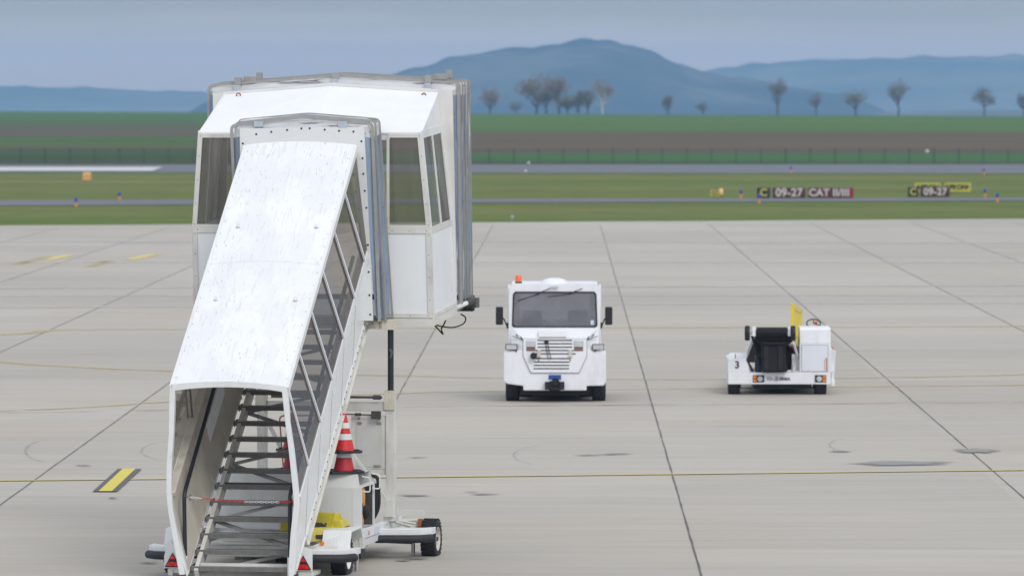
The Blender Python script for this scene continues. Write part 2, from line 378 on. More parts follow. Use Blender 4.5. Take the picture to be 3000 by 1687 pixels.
CONC, GRASS, ASPH, FIELD = gmat('apron_concrete', concrete), gmat('airfield_grass', grass), gmat('runway_asphalt', asphalt), gmat('farm_fields', fields)
Y_LINE = paint_mat('yellow_line_paint', (.66, .54, .16), .30)
Y_FAINT = paint_mat('faded_yellow_paint', (.55, .46, .22), .51)
Y_BAR = paint_mat('yellow_bar_paint', (.66, .55, .09), .22)
B_BAR = paint_mat('black_border_paint', (.10, .105, .11), .30)
R_LINE = paint_mat('faded_red_paint', (.50, .30, .26), .56)
P_LINE = paint_mat('faded_white_paint', (.56, .54, .51), .50)
W_LINE = paint_mat('white_runway_paint', (.56, .57, .57), .20)
JOINT = mat('joint_filler', (.15, .14, .13), .9, var=.35, vscale=1.5)
def soft_mat(name, c, wear, amt):
    m = paint_mat(name, c, wear); n, l = m.node_tree.nodes, m.node_tree.links
    mx = [x for x in n if x.type == 'MIX_SHADER'][0]; src = mx.inputs[0].links[0].from_socket
    at = N(n, 'ShaderNodeAttribute', attribute_name='fade'); k = N(n, 'ShaderNodeMath', operation='MULTIPLY'); k2 = N(n, 'ShaderNodeMath', operation='MULTIPLY', use_clamp=True); k2.inputs[1].default_value = amt
    l.new(src, k.inputs[0]); l.new(at.outputs['Fac'], k.inputs[1]); l.new(k.outputs[0], k2.inputs[0]); l.new(k2.outputs[0], mx.inputs[0]); return m
OIL = soft_mat('oil_stain_film', (.17, .165, .155), .48, 1.1)
OIL2 = soft_mat('old_stain_film', (.27, .265, .25), .34, 1.3)
EDGE = paint_mat('line_edge_film', (.27, .265, .25), .40)

# ------------------------------------------------------------------ ground, runway, fields
def sheet(name, pts, m, z=0.0, kind='structure'):
    b = MB(); b.add([(p[0], p[1], z) for p in pts], [tuple(range(len(pts)))]); o = b.build(name, m)
    if o.data.polygons[0].normal.z < 0: o.data.flip_normals()
    o['kind'] = kind; return o
# terrain: level to the crest of the field, then falls to a broad valley
rows = []
def crest(x): return 2131 - 1.71*x
xs = [-9000, -4000, -2000, -1000, -600, -400, -300, -200, -100, 0, 100, 200, 300, 400, 600, 1000, 2000, 4000, 9000]
def cy(x): return crest(max(-400, min(400, x)))
for k, zz in (('n', 0), ('c0', 0), ('c1', 0), ('s1', -2.5), ('s2', -25), ('s3', -70), ('far', -70)):
    row = []
    for x in xs:
        yy = {'n': -300, 'c0': 500, 'c1': cy(x), 's1': cy(x)+60, 's2': cy(x)+500, 's3': cy(x)+1600, 'far': 30000}[k]
        row.append((x, yy, zz))
    rows.append(row)
b = MB(); b.quadsheet(rows); tag(b.build('ground', FIELD), kind='structure')
sheet('grass_strip', [(-400, -280), (400, -280), (400, 466), (400, 511), (-400, 511), (-400, 466)], GRASS, .02)
apE = lambda x: 273.9+.31*x if x > -60 else 255.3
sheet('apron', [(-240, -250), (260, -250), (260, 310)]+[(x, 273.9+.31*x+.25*sin(x*.7)+.2*sin(x*2.3)) for x in range(110, -61, -3)]+[(-240, 240)], CONC, .05)
sheet('taxiway', [(-240, 262), (-31.04, 314.6), (-5.3, 323.7), (14.6, 327.5), (27, 330.7), (240, 380), (240, 400), (27.5, 341), (15, 337.6), (-5.5, 336.7), (-33, 332), (-240, 292)], ASPH, .05)
sheet('runway', [(-400, 454), (-45, 455), (0, 452.5), (40, 450.5), (400, 446), (400, 514), (45, 514), (0, 511), (-50, 506.5), (-400, 502)], ASPH, .05)
sheet('runway_marking', [(-120, 463.0), (-33.5, 463.0), (-34.5, 489), (-120, 491)], W_LINE, .08)
# slab joints
for i, (x, w) in enumerate([(x_, .024) for x_ in (-23.2, -18.2, -13.2, -8.25, -3.31, 1.72, 6.86, 11.75, 16.6, 21.6)]):
    b = MB(); rng = random.Random(i); L, R = [], []
    yy = 40.0
    while yy < 268+.3*x:
        dx = rng.uniform(-.004, .004); ww = w*rng.uniform(.6, 1.35)*.5
        L.append((x+dx-ww, yy, .056)); R.append((x+dx+ww, yy, .056)); yy += .9
    b.quadsheet([L, R]); tag(b.build('expansion_joint', JOINT), kind='structure')
def strip(name, pts, w, m, z=.06, horiz=True, border=None):
    """painted line on the concrete through ground points"""
    P = [Vector((p[0], p[1])) for p in pts]; Q = []
    for i in range(len(P)-1):
        for k in range(12):
            t = k/12; p0 = P[max(i-1, 0)]; p1 = P[i]; p2 = P[i+1]; p3 = P[min(i+2, len(P)-1)]
            Q.append(.5*((2*p1)+(p2-p0)*t+(2*p0-5*p1+4*p2-p3)*t*t+(3*p1-p0-3*p2+p3)*t**3))
    Q.append(P[-1]); A, B = [], []
    for i, q in enumerate(Q):
        d = (Q[min(i+1, len(Q)-1)]-Q[max(i-1, 0)]).normalized(); nn = Vector((-d.y, d.x))*w/2
        A.append((q.x-nn.x, q.y-nn.y, z)); B.append((q.x+nn.x, q.y+nn.y, z))
    b = MB(); b.quadsheet([A, B]); return tag(b.build(name, m), kind='structure')
strip('yellow_line', [(-40, 83.0), (-8.77, 88.29), (-2.6, 89.13), (7.36, 90.95), (40, 97)], .19, EDGE, .058)
strip('yellow_line', [(-40, 83.0), (-8.77, 88.29), (-2.6, 89.13), (7.36, 90.95), (40, 97)], .15, Y_LINE, .062)
strip('taxi_line', [(-18, 138), (-12.73, 128.3), (-11.36, 126.36), (-8.46, 123.88), (-3.63, 121.95), (-1.24, 120.79), (3.46, 120.4), (9.92, 122.52), (20, 130)], .32, Y_FAINT)
strip('taxi_line', [(-20, 101), (-10.72, 108.01), (-8.85, 109.81), (-7.64, 111.42), (-3.35, 114.53), (-1.19, 115.48), (9.56, 118.03), (20, 120)], .26, Y_FAINT)
strip('red_line', [(-12, 107), (-3.2, 109.5), (5.31, 110.79), (9.0, 111.2), (20, 112)], .18, R_LINE)
strip('taxi_line', [(-22, 136), (-14.19, 143.02), (-12.7, 146.0), (-6.58, 146.4), (-4.86, 146.9), (8, 148), (30, 151)], .5, Y_FAINT)
strip('stand_mark', [(-19.6, 203.3), (-19.35, 213.5)], .45, Y_FAINT)
strip('stand_mark', [(-19.0, 209.0), (-18.75, 215.5)], .45, Y_LINE)
strip('stand_mark', [(-16.75, 200.5), (-16.6, 208)], .45, Y_FAINT)
strip('stand_mark', [(-16.0, 209.5), (-15.6, 216.5)], .45, Y_LINE)
for Y0, Y1, ww in ((161.8, 165.5, .7), (178.3, 180.6, 1.2), (171.0, 171.6, .7), (206, 206, 1.2), (236, 234, 2.0)):
    strip('pale_line', [(-45, Y0-2), (-15, Y0), (15, Y1), (45, Y1+1)], ww, P_LINE)
sheet('bar_border', [(-7.12, 85.79), (-6.75, 85.79), (-6.77, 91.05), (-7.15, 91.05)], B_BAR, .066)
sheet('bar_marking', [(-7.03, 85.79), (-6.83, 85.79), (-6.86, 91.05), (-7.07, 91.05)], Y_BAR, .070)
def blob(name, u, v, du, dv, m, seed):
    c = ground(u, v); e = ground(u+du, v); f = ground(u, v-dv); rx, ry = (e-c).length, (f-c).length
    rng = random.Random(seed); n = 26; ph = [rng.uniform(0, 6) for _ in range(3)]
    pts = []
    for k in range(n):
        a = 2*pi*k/n; q = 1+.22*sin(2*a+ph[0])+.12*sin(5*a+ph[1])+.08*sin(7*a+ph[2]); pts.append((c.x+rx*q*cos(a), c.y+ry*q*sin(a)))
    zz = .064+seed*.0002; b = MB(); R1 = [(c.x+(p[0]-c.x)*.55, c.y+(p[1]-c.y)*.55, zz) for p in pts]
    vs = [(c.x, c.y, zz)]+R1+[(p[0], p[1], zz) for p in pts]
    b.add(vs, [(0, 1+k, 1+(k+1) % n) for k in range(n)]+[(1+k, 1+n+k, 1+n+(k+1) % n, 1+(k+1) % n) for k in range(n)])
    o = b.build(name, m); a = o.data.attributes.new('fade', 'FLOAT', 'POINT')
    for k in range(len(vs)): a.data[k].value = 1.0 if k == 0 else (.8 if k <= n else 0.0)
    return tag(o, kind='structure')
for i, (u, v, du, dv, m) in enumerate([(2640, 1367, 190, 6.5, OIL2), (1725, 1343, 38, 2.5, OIL), (1800, 1340, 60, 3, OIL), (2460, 1332, 30, 4, OIL), (2860, 1330, 60, 9, OIL2),
        (1210, 1462, 60, 3.5, OIL), (1420, 1459, 60, 2, OIL), (1380, 1452, 20, 2, OIL), (1215, 1650, 40, 3, OIL), (1180, 1655, 25, 2, OIL), (245, 1374, 30, 3, OIL), (330, 1470, 14, 2, OIL), (435, 1662, 30, 2.2, OIL), (700, 661, 28, 3.5, OIL), (1225, 1350, 30, 2, OIL)]):
    blob('oil_stain', u, v, du, dv, m, i)
SCUFF = paint_mat('scuff_film', (.37, .36, .345), .57)
# curved scuffs left by tyres
def scuff(u, v, ru, rv, a0, a1, w):
    pts = [ground(u+ru*cos(radians(a)), v-rv*sin(radians(a))) for a in range(a0, a1+1, 12)]
    strip('tyre_scuff', [(p.x, p.y) for p in pts], w*.8, SCUFF, .0655)
scuff(1600, 1343, 95, 28, 100, 250, .035); scuff(145, 1330, 70, 32, 90, 260, .05); scuff(500, 1330, 85, 27, 95, 265, .035); scuff(2490, 1312, 60, 18, 110, 260, .04)

# ------------------------------------------------------------------ hills
def hill_mat(g):
    c = g.ramp(g.noise(.004, (1, 1, 1), 6, .7), [(.38, (.018, .028, .022)), (.5, (.05, .055, .038)), (.62, (.13, .12, .085))])
    g.l.new(c, g.b.inputs['Base Color']); g.b.inputs['Roughness'].default_value = 1; g.b.inputs['Specular IOR Level'].default_value = 0
def far_mat(g):
    c = g.ramp(g.noise(.0012, (.5, 1, 1), 5, .7), [(.42, (.10, .13, .11)), (.58, (.24, .25, .20))])  # base kept pale to paint extra distance haze into the ridges
    g.l.new(c, g.b.inputs['Base Color']); g.b.inputs['Roughness'].default_value = 1; g.b.inputs['Specular IOR Level'].default_value = 0
HM, FM = gmat('wooded_hill', hill_mat), gmat('hazy_hill', far_mat)
from mathutils import noise as mn
def hill(Y, prof, m, depth, bump, nx=260, seed=0):
    P = [atY(u, v, Y) for u, v in prof]
    xs = [p.x for p in P]; zs = [p.z for p in P]
    def hz(x):
        for i in range(len(xs)-1):
            if xs[i] <= x <= xs[i+1]:
                t = (x-xs[i])/(xs[i+1]-xs[i]); t2 = (1-cos(pi*t))/2*.35+t*.65; return zs[i]*(1-t2)+zs[i+1]*t2
        return -75
    rows = []; D = [-1, -.8, -.6, -.45, -.3, -.2, -.1, -.05, 0, .1, .3, .6, 1]
    for d in D:
        row = []
        for i in range(nx+1):
            x = xs[0]+(xs[-1]-xs[0])*i/nx; k = cos(d*pi/2)**1.3 if abs(d) < 1 else 0
            e = bump*mn.noise(Vector((x*.02, d*depth*.02, seed)))+bump*1.2*mn.noise(Vector((x*.006, d*depth*.006, seed+5)))
            row.append((x, Y+d*depth, -75+(hz(x)+75)*k+e*max(.1, k)))
        rows.append(row)
    b = MB(); b.quadsheet(rows); return tag(b.build('hills', m, smooth=False), kind='structure')
hill(8200, [(470, 420), (560, 322), (610, 298), (760, 262), (980, 238), (1140, 216), (1230, 192), (1270, 187), (1318, 171), (1400, 158), (1500, 147), (1590, 138), (1650, 126), (1715, 121), (1790, 124), (1840, 137), (1900, 160), (1975, 190), (2050, 212), (2150, 229), (2240, 242), (2350, 258), (2450, 272), (2530, 300), (2600, 335), (2720, 420)], HM, 900, 7)
hill(9900, [(1300, 330), (1700, 262), (2000, 212), (2200, 190), (2400, 177), (2560, 171), (2700, 167), (2850, 165), (3000, 164), (3300, 170), (3700, 230), (4200, 380)], FM, 900, 8, 200, 3)
hill(9800, [(-900, 380), (-500, 275), (-200, 256), (0, 254), (150, 258), (300, 262), (450, 269), (600, 273), (800, 270), (1000, 290), (1200, 400)], FM, 900, 7, 200, 7)
hill(5200, [(2500, 400), (2600, 328), (2750, 326), (2900, 322), (3100, 318), (3300, 322), (3500, 400)], FM, 500, 2, 100, 11)

# ------------------------------------------------------------------ bare trees on the crest
def bark_mat(name, c):
    return mat(name, c, .9, var=.3, vscale=.5)
BARK = bark_mat('bark', (.085, .072, .066)); TWIG = bark_mat('twigs', (.21, .185, .14)); TWIG_R = bark_mat('reddish_twigs', (.30, .22, .165)); TWIG_O = bark_mat('budding_twigs', (.20, .19, .085)); BIRCH = bark_mat('birch_bark', (.6, .58, .54))
def tree(u, vb, h, w, label, twig=TWIG, bark=BARK, dense=1.0, seed=0, trunk=.28, name='bare_tree', Ydist=None):
    rng = random.Random(seed)
    base = ground(u, vb) if Ydist is None else atY(u, vb, Ydist)
    lim = cy(base.x)-6
    if Ydist is None and base.y > lim: base = atY(u, vb, lim); base.z = 0
    s = base.y/F; H = h*s*1.17; W = w*s*1.22
    root = empty(name, (base.x, base.y, 0), 0, label, 'tree', 'bare trees along the crest of the field')
    t = MB(); c = MB()
    th = H*trunk; r0 = H*.024+.03
    t.tube([(0, 0, -.3), (rng.uniform(-.1, .1)*H*.1, 0, th*.6), (rng.uniform(-.3, .3)*H*.1, 0, th)], r0, 6, r2=r0*.8)
    tips = []
    def grow(p, d, L, r, dep):
        q = p; pts = [p]
        for k in range(3):
            d = (d+Vector((rng.uniform(-1, 1), rng.uniform(-1, 1), rng.uniform(-.4, .8)))*.16).normalized(); q = q+d*L/3; pts.append(q)
        (t if dep < 2 else c).tube(pts, r, 4, cap=False, r2=r*.5)
        if dep >= 3:
            tips.append((q, d)); return
        for k in range(4 if dep < 2 else 3):
            a = rng.uniform(0, 2*pi); sp = rng.uniform(.35, .85)
            o = Vector((cos(a), sin(a), rng.uniform(-.1, .7))); nd = (d*(1-sp*.6)+o*sp*.9*(W/H)*1.6).normalized()
            grow(pts[rng.choice((1, 2, 3, 3))], nd, L*rng.uniform(.55, .85), r*.5, dep+1)
    top = Vector((0, 0, th))
    n0 = 6
    for k in range(n0):
        a = 2*pi*k/n0+rng.uniform(-.4, .4); lean = rng.uniform(.3, 1.15)*W/H*1.9 if k else .05
        grow(top-Vector((0, 0, rng.uniform(0, .35)*th)), Vector((cos(a)*lean, sin(a)*lean, .9)).normalized(), H*rng.uniform(.22, .32), r0*.5, 0)
    for q, d in tips:
        for k in range(int(7*dense)):
            dd = (d+Vector((rng.uniform(-1, 1), rng.uniform(-1, 1), rng.uniform(-.5, 1)))*.9).normalized(); L = H*rng.uniform(.04, .1)
            n = dd.cross(Vector((rng.uniform(-1, 1), rng.uniform(-1, 1), .3))).normalized()*H*.0028
            c.add([q-n, q+n, q+dd*L+n*.4, q+dd*L-n*.4], [(0, 1, 2, 3)])
    # keep the crown within its real outline
    for mb in (t, c):
        out = []
        for (x, y, zz) in mb.v:
            zc = th*.8+(H-th*.8)*.52; hz_ = (H-th*.8)*.48; R = W*.5
            dv = Vector((x/R, y/R, (zz-zc)/hz_)); q = dv.length/max(.6, 1+.75*mn.noise(dv.normalized()*1.4+Vector((seed*3.1, 0, 0))))
            if zz < th or q < .85: out.append((x, y, zz)); continue
            k = (.85+(q-.85)*.35)/q; out.append((x*k, y*k, zc+(zz-zc)*k))
        mb.v = out
    t.build('trunk', bark, root); c.build('crown', twig, root); return root
T = [(1436, 326, 82, 78, 'round greyish bare tree nearest the boarding stairs cabin', TWIG_R, BARK, 1.6, .15),
     (1512, 326, 44, 40, 'small faint bush-like bare tree between two larger crowns', TWIG, BARK, 1.0, .1),
     (1573, 326, 118, 98, 'tall broad reddish bare tree, the largest crown of the clump', TWIG_R, BARK, 2.0, .2),
     (1638, 326, 114, 62, 'tall narrow reddish bare tree rising behind the olive bush', TWIG_R, BARK, 1.8, .25),
     (1662, 326, 78, 104, 'wide olive coloured budding bush in the middle of the clump', TWIG_O, BARK, 2.6, .06),
     (1600, 326, 92, 70, 'dense grey bare tree filling the middle of the clump behind the tallest crown', TWIG, BARK, 2.0, .15),
     (1695, 326, 70, 60, 'low dense grey-brown bare tree at the foot of the olive bush', TWIG, BARK, 2.0, .08),
     (1345, 326, 50, 70, 'low faint bare tree half hidden behind the cabin edge', TWIG, BARK, 1.2, .1),
     (1722, 327, 88, 58, 'grey bare tree just right of the olive bush', TWIG, BARK, 1.8, .1),
     (1765, 328, 96, 66, 'bare birch with a pale trunk at the right end of the clump', TWIG_R, BIRCH, 1.4, .3),
     (1958, 331, 62, 38, 'small oval bare tree standing alone right of the clump', TWIG, BARK, 1.6, .12),
     (2060, 332, 46, 62, 'low wide bare tree with two rounded crowns', TWIG, BARK, 1.4, .12),
     (2278, 338, 96, 44, 'tall slender dark bare tree with an upright crown', TWIG, BARK, 1.0, .3),
     (2391, 339, 62, 42, 'small dark bare tree between the slender tree and the spreading one', TWIG, BARK, .8, .3),
     (2507, 340, 80, 96, 'spreading vase shaped bare tree with a forked trunk', TWIG, BARK, .9, .25),
     (2632, 341, 94, 74, 'tall dark bare tree with a strong trunk and airy crown', TWIG, BARK, .8, .35),
     (2884, 341, 74, 84, 'flat topped dark bare tree near the right of the crest', TWIG, BARK, 1.6, .42),
     (3000, 341, 66, 40, 'bare tree cut by the right edge of the view', TWIG, BARK, 1.2, .35)]
for i, (u, vb, h, w, lab, tw, bk, dn, tk) in enumerate(T):
    tree(u, vb, h, w, lab, tw, bk, dn, 100+i, tk)

# ------------------------------------------------------------------ perimeter fence
FG = mat('fence_green', (.025, .06, .045), .6)
def mesh_wire(name, c, cover):
    m = bpy.data.materials.new(name); m.use_nodes = True; n, l = m.node_tree.nodes, m.node_tree.links
    b_ = n['Principled BSDF']; b_.inputs['Base Color'].default_value = (*c, 1); out = [x for x in n if x.type == 'OUTPUT_MATERIAL'][0]
    tc = N(n, 'ShaderNodeTexCoord'); tr = N(n, 'ShaderNodeBsdfTransparent'); mx = N(n, 'ShaderNodeMixShader')
    w1 = N(n, 'ShaderNodeTexWave', wave_type='BANDS', bands_direction='X'); w1.inputs['Scale'].default_value = 6.3
    w2 = N(n, 'ShaderNodeTexWave', wave_type='BANDS', bands_direction='Z'); w2.inputs['Scale'].default_value = 1.6
    l.new(tc.outputs['Object'], w1.inputs[0]); l.new(tc.outputs['Object'], w2.inputs[0])
    a = N(n, 'ShaderNodeMath', operation='GREATER_THAN'); a.inputs[1].default_value = 1-cover; l.new(w1.outputs['Fac'], a.inputs[0])
    c_ = N(n, 'ShaderNodeMath', operation='GREATER_THAN'); c_.inputs[1].default_value = 1-cover; l.new(w2.outputs['Fac'], c_.inputs[0])
    mxx = N(n, 'ShaderNodeMath', operation='MAXIMUM'); l.new(a.outputs[0], mxx.inputs[0]); l.new(c_.outputs[0], mxx.inputs[1])
    l.new(mxx.outputs[0], mx.inputs[0]); l.new(tr.outputs[0], mx.inputs[1]); l.new(b_.outputs[0], mx.inputs[2]); l.new(mx.outputs[0], out.inputs[0]); return m
FY = 519.0
fence = empty('perimeter_fence', (0, FY, 0), 0, 'green wire mesh fence with slim posts beyond the runway', 'fence')
b = MB(); b.box(-60, 60, -.004, .004, .03, 1.38); b.build('wire_mesh', mesh_wire('green_wire_mesh', (.03, .075, .05), .03), fence)
post = None
x = -58.6
while x < 58:
    if post is None:
        b = MB(); b.box(-.05, -.02, -.05, .05, 0, 1.5); b.box(.06, .09, -.05, .05, 0, 1.5); b.box(-.02, .06, -.03, .03, 1.2, 1.26); post = b.build('post', FG, fence)
        p = post
    else: p = post.copy(); COL.objects.link(p)
    p.location = (x, 0, 0); x += 2.252

# ------------------------------------------------------------------ airfield signs and markers
S_BLACK = mat('sign_black', (.012, .016, .022), .5); S_RED = mat('sign_red', (.085, .010, .018), .5, var=.25, vscale=1.0); S_YEL = mat('sign_yellow', (.52, .48, .06), .5, var=.1)
S_WHITE = mat('sign_letter_white', (.55, .51, .46), .5); S_YL = mat('sign_letter_yellow', (.50, .42, .06), .5); S_BACK = mat('sign_frame', (.16, .16, .13), .5); S_RED2 = mat('sign_red_edge', (.26, .012, .03), .5)
def airfield_sign(Y, panels, zb, zt, label, edge=None):
    c = atY((panels[0][0]+panels[-1][1])/2, 560, Y); root = empty('runway_sign', (c.x, Y, 0), 0, label, 'airfield sign')
    for (u0, u1, m, txt, tm, size, dx) in panels:
        x0 = atY(u0, 560, Y).x-c.x; x1 = atY(u1, 560, Y).x-c.x
        b = MB(); b.box(x0, x1, -.02, .16, zb-.03, zt+.03); fr = b.build('panel', S_BACK, root)
        b = MB(); b.box(x0+.03, x1-.03, -.045, -.022, zb, zt); b.build('face', m, fr)
        if txt:
            text_mesh('lettering', txt, size, tm, fr, ((x0+x1)/2+dx, -.05, (zb+zt)/2), (pi/2, 0, 0), .005, space=1.05, bold=.022)
        for xx in (x0+.2, x1-.2):
            b = MB(); b.tube([(xx, .06, 0), (xx, .06, zb-.03)], .03, 6); b.build('leg', S_BACK, root)
    return root
r = airfield_sign(338.5, [(2217, 2257, S_BLACK, 'C', S_YL, .62, 0), (2263, 2360, S_RED, '09-27', S_WHITE, .66, 0), (2367, 2501, S_RED, 'CAT II/III', S_WHITE, .60, -.1)], .08, .66, 'long dark red runway sign reading C, 09-27 and CAT II/III beside the taxiway')
b = MB(); b.box(2.55, 2.86, -.052, -.047, .08, .66); b.build('red_edge', S_RED2, r)
airfield_sign(343, [(2659, 2691, S_BLACK, 'C', S_YL, .56, 0), (2696, 2783, S_RED, '09-27', S_WHITE, .58, 0)], .08, .62, 'short dark red runway sign reading C and 09-27 in front of the yellow signs')
airfield_sign(359, [(2678, 2757, S_YEL, 'APRON', S_BLACK, .42, 0)], .08, .66, 'yellow direction sign partly hidden behind the C 09-27 sign')
r = airfield_sign(359.6, [(2766, 2846, S_YEL, 'APRON', S_BLACK, .40, -.12)], .08, .66, 'longer visible yellow direction sign with black lettering and an arrow')
b = MB(); b.prism([(.60, .28), (.66, .28), (.66, .40), (.72, .38), (.63, .52), (.54, .38), (.60, .40)], 'y', -.052, -.047); b.build('arrow', S_BLACK, r)
# small yellow and black striped box with a round light
c = ground(2095, 583); root = empty('guard_light', (c.x, c.y, 0), 0, 'small yellow and black striped guard light box with a round pale lamp on its side', 'airfield light')
b = MB(); b.box(-.26, .2, 0, .3, .1, .55); b.build('housing', S_YEL, root, bevel=.02)
for k in range(3):
    b = MB(); b.box(-.17+k*.12, -.12+k*.12, -.006, 0, .12, .53); b.build('black_stripe', S_BLACK, root)
b = MB(); b.lathe([(.0, -.1), (.24, -.1), (.27, 0), (.24, .1), (0, .1)], 16, 'x', (.36, .1, .36)); b.build('round_lamp', mat('pale_orange', (.8, .52, .2), .4), root, smooth=True)
b = MB(); b.prism([(-.26, .56), (.2, .56), (.1, .66), (-.16, .66)], 'y', .02, .28); b.build('cover', S_BACK, root)
for xx in (-.1, .15):
    b = MB(); b.tube([(xx, .15, 0), (xx, .15, .1)], .03, 6); b.build('leg', S_BACK, root)
# orange box
c = ground(254, 533); root = empty('marker_box', (c.x, c.y, 0), 0, 'stout orange marker box on the grass below the white runway stripe', 'airfield light')
OR = mat('marker_orange', (.70, .38, .12), .5, var=.15, vscale=4)
b = MB(); b.box(-.3, .3, 0, .5, .08, .55); b.build('housing', OR, root, bevel=.03)
b = MB(); b.prism([(-.3, .552), (.3, .552), (.2, .7), (-.2, .7)], 'y', .03, .47); b.build('lid', mat('marker_orange_pale', (.78, .5, .22), .5), root)
for s_ in (-1, 1):
    b = MB(); b.tube([(s_*.24, .25, 0), (s_*.24, .25, .08)], .04, 6); b.build('leg', S_BACK, root)
# blue and orange edge markers
BL = mat('marker_blue', (.03, .075, .42), .45); OM = mat('marker_stem_orange', (.66, .30, .09), .5)
mk = None
for (u, v, where) in [(223, 608, 'leftmost blue topped orange marker in front of the taxiway'), (350, 590, 'blue topped orange marker behind the taxiway, second from the left'),
                      (2171, 583, 'blue topped orange marker between the striped box and the long red sign'), (2224, 597, 'blue topped orange marker in front of the C panel of the long red sign'),
                      (2886, 580, 'blue topped orange marker right of the yellow signs, behind the taxiway'), (2922, 594, 'rightmost blue topped orange marker, in front of the taxiway'),
                      (2317, 508, 'far blue topped orange marker at the runway edge above the long red sign'), (2882, 514, 'far blue topped orange marker at the runway edge above the yellow signs')]:
    c = ground(u, v)
    if mk is None:
        mk = empty('edge_marker', (c.x, c.y, 0), 0, where, 'taxiway marker', 'blue and orange taxiway edge markers')
        b = MB(); b.lathe([(.075, 0), (.085, .28)], 12); b.build('stem', OM, mk, smooth=True)
        b = MB(); b.lathe([(.07, .281), (.085, .30), (.085, .46), (.06, .53), (0, .55)], 12); b.build('blue_cap', BL, mk, smooth=True)
        o = mk
    else: o = copy_tree(mk)
    o.location = (c.x, c.y, .02); o['label'] = where
PW = mat('pale_lamp', (.75, .76, .74), .4); GL = mat('grey_lamp', (.35, .37, .38), .5)
for (u, v, hh, ww, m, lab) in [(1549, 484, .28, .22, PW, 'small white lamp at the far edge of the runway'), (1540, 507, .22, .2, PW, 'small white lamp at the near edge of the runway'),
                        (1500, 650, .3, .16, GL, 'small grey lamp post on the grass at the apron edge'), (2716, 452, .46, .38, PW, 'small white box in the field beyond the fence')]:
    c = ground(u, v); root = empty('ground_lamp', (c.x, c.y, .02), 0, lab, 'lamp')
    b = MB(); b.lathe([(ww*.2, 0), (ww*.2, hh*.4)], 8); b.build('stem', GL, root)
    b = MB(); b.lathe([(ww*.3, hh*.4), (ww*.5, hh*.5), (ww*.5, hh*.8), (ww*.3, hh), (0, hh*1.02)], 12); b.build('lamp_head', m, root, smooth=True)

# ================================================================== covered boarding stairs
ST = empty('boarding_stairs', (-3.83, 71.25, 0), radians(-10), 'tall white covered aircraft boarding stairs on wheels with a grey bellows cabin', 'boarding stairs')
SL = .7267                                  # slope of roof and flight
Y0, Y1 = -1.45, 2.58                        # front frame and top plate
def rz(y): return (y-Y0)*SL
# section of the corridor at the front frame, left and right: roof edge, waist, foot
SEC = {-1: [(-.755, 2.465), (-.822, 1.13), (-.575, .12)], 1: [(.695, 2.455), (.850, 1.10), (.800, .17)]}
# roof sheet, slightly arched
def roof_row(y, dz=0.0, n=10, grow=0.0):
    return [(-.755-grow+(1.45+2*grow)*k/n, y, 2.465+rz(y)+.045*(1-(2*k/n-1)**2)+dz) for k in range(n+1)]
def roof_slab(name, ya, yb_, parent, th=.02, dz=0.0, m=roofm, grow=.01):
    b = MB(); n = 10
    A, B, C_, D_ = roof_row(ya, dz, n, grow), roof_row(yb_, dz, n, grow), roof_row(ya, dz-th, n, grow), roof_row(yb_, dz-th, n, grow)
    vs = A+B+C_+D_; m1 = n+1; fs = []
    for k in range(n):
        fs += [(k, k+1, m1+k+1, m1+k), (2*m1+k, 3*m1+k, 3*m1+k+1, 2*m1+k+1), (k, 2*m1+k, 2*m1+k+1, k+1), (m1+k, m1+k+1, 3*m1+k+1, 3*m1+k)]
    fs += [(0, m1, 3*m1, 2*m1), (n, 2*m1+n, 3*m1+n, m1+n)]
    b.add(vs, fs); return b.build(name, m, parent)
roof = roof_slab('corridor_roof', Y0-.02, Y1, ST)
roof_slab('seam_strip', .515, .60, roof, .012, .008, roofm, .012)
riv = mat('rivet', (.24, .23, .21), .5)
b = MB()
for s_ in (-1, 1):
    xx = -.73 if s_ < 0 else .67
    yy = Y0+.12
    while yy < Y1-.1:
        b.lathe([(.007, 0), (.006, .004), (0, .005)], 6, 'z', (xx, yy, 2.468+rz(yy)+.004)); yy += .215
b.build('rivet_line', riv, roof)
for (xx, yy) in [(-.52, 1.12), (.50, 1.12), (-.52, -.1), (.50, -.1)]:
    b = MB(); zc = 2.49+rz(yy); b.lathe([(.03, 0), (.028, .012), (0, .014)], 10, 'z', (xx, yy, zc)); b.tube([(xx-.012, yy, zc+.01), (xx-.012, yy, zc+.045), (xx+.012, yy, zc+.045), (xx+.012, yy, zc+.01)], .005, 5); b.build('lifting_eye', white, roof)
# side edge profiles of the roof
for s_ in (-1, 1):
    x_ = SEC[s_][0][0]+s_*.012
    b = MB(); b.beam((x_, Y0, 2.42+rz(Y0)), (x_, Y1, 2.42+rz(Y1)), .035, .085, (1, 0, 0) if False else (0, 0, 1)); b.build('edge_profile', white, roof)
# front frame of the lower entrance
Lo = [(-.662, .145), (-.725, .50), (-.800, .914), (-.822, 1.137), (-.817, 1.495), (-.790, 1.854), (-.776, 2.480)]
Ro = [(.800, .160), (.822, .646), (.858, 1.02), (.850, 1.125), (.790, 1.648), (.740, 2.038), (.700, 2.468)]
Li = [(-.588, .145), (-.655, .50), (-.735, .914), (-.757, 1.137), (-.752, 1.495), (-.728, 1.854), (-.708, 2.40)]
Ri = [(.713, .160), (.745, .646), (.785, 1.02), (.782, 1.125), (.728, 1.648), (.680, 2.038), (.640, 2.40)]
top_o = [(-.776+1.476*k/8, 2.480-.012*k/8+.052*(1-(2*k/8-1)**2)) for k in range(1, 8)]
top_i = [(-.708+1.348*k/8, 2.405+.045*(1-(2*k/8-1)**2)) for k in range(1, 8)]
outer = Lo+top_o+Ro[::-1]; inner = Li+top_i+Ri[::-1]
b = MB(); n = len(outer)
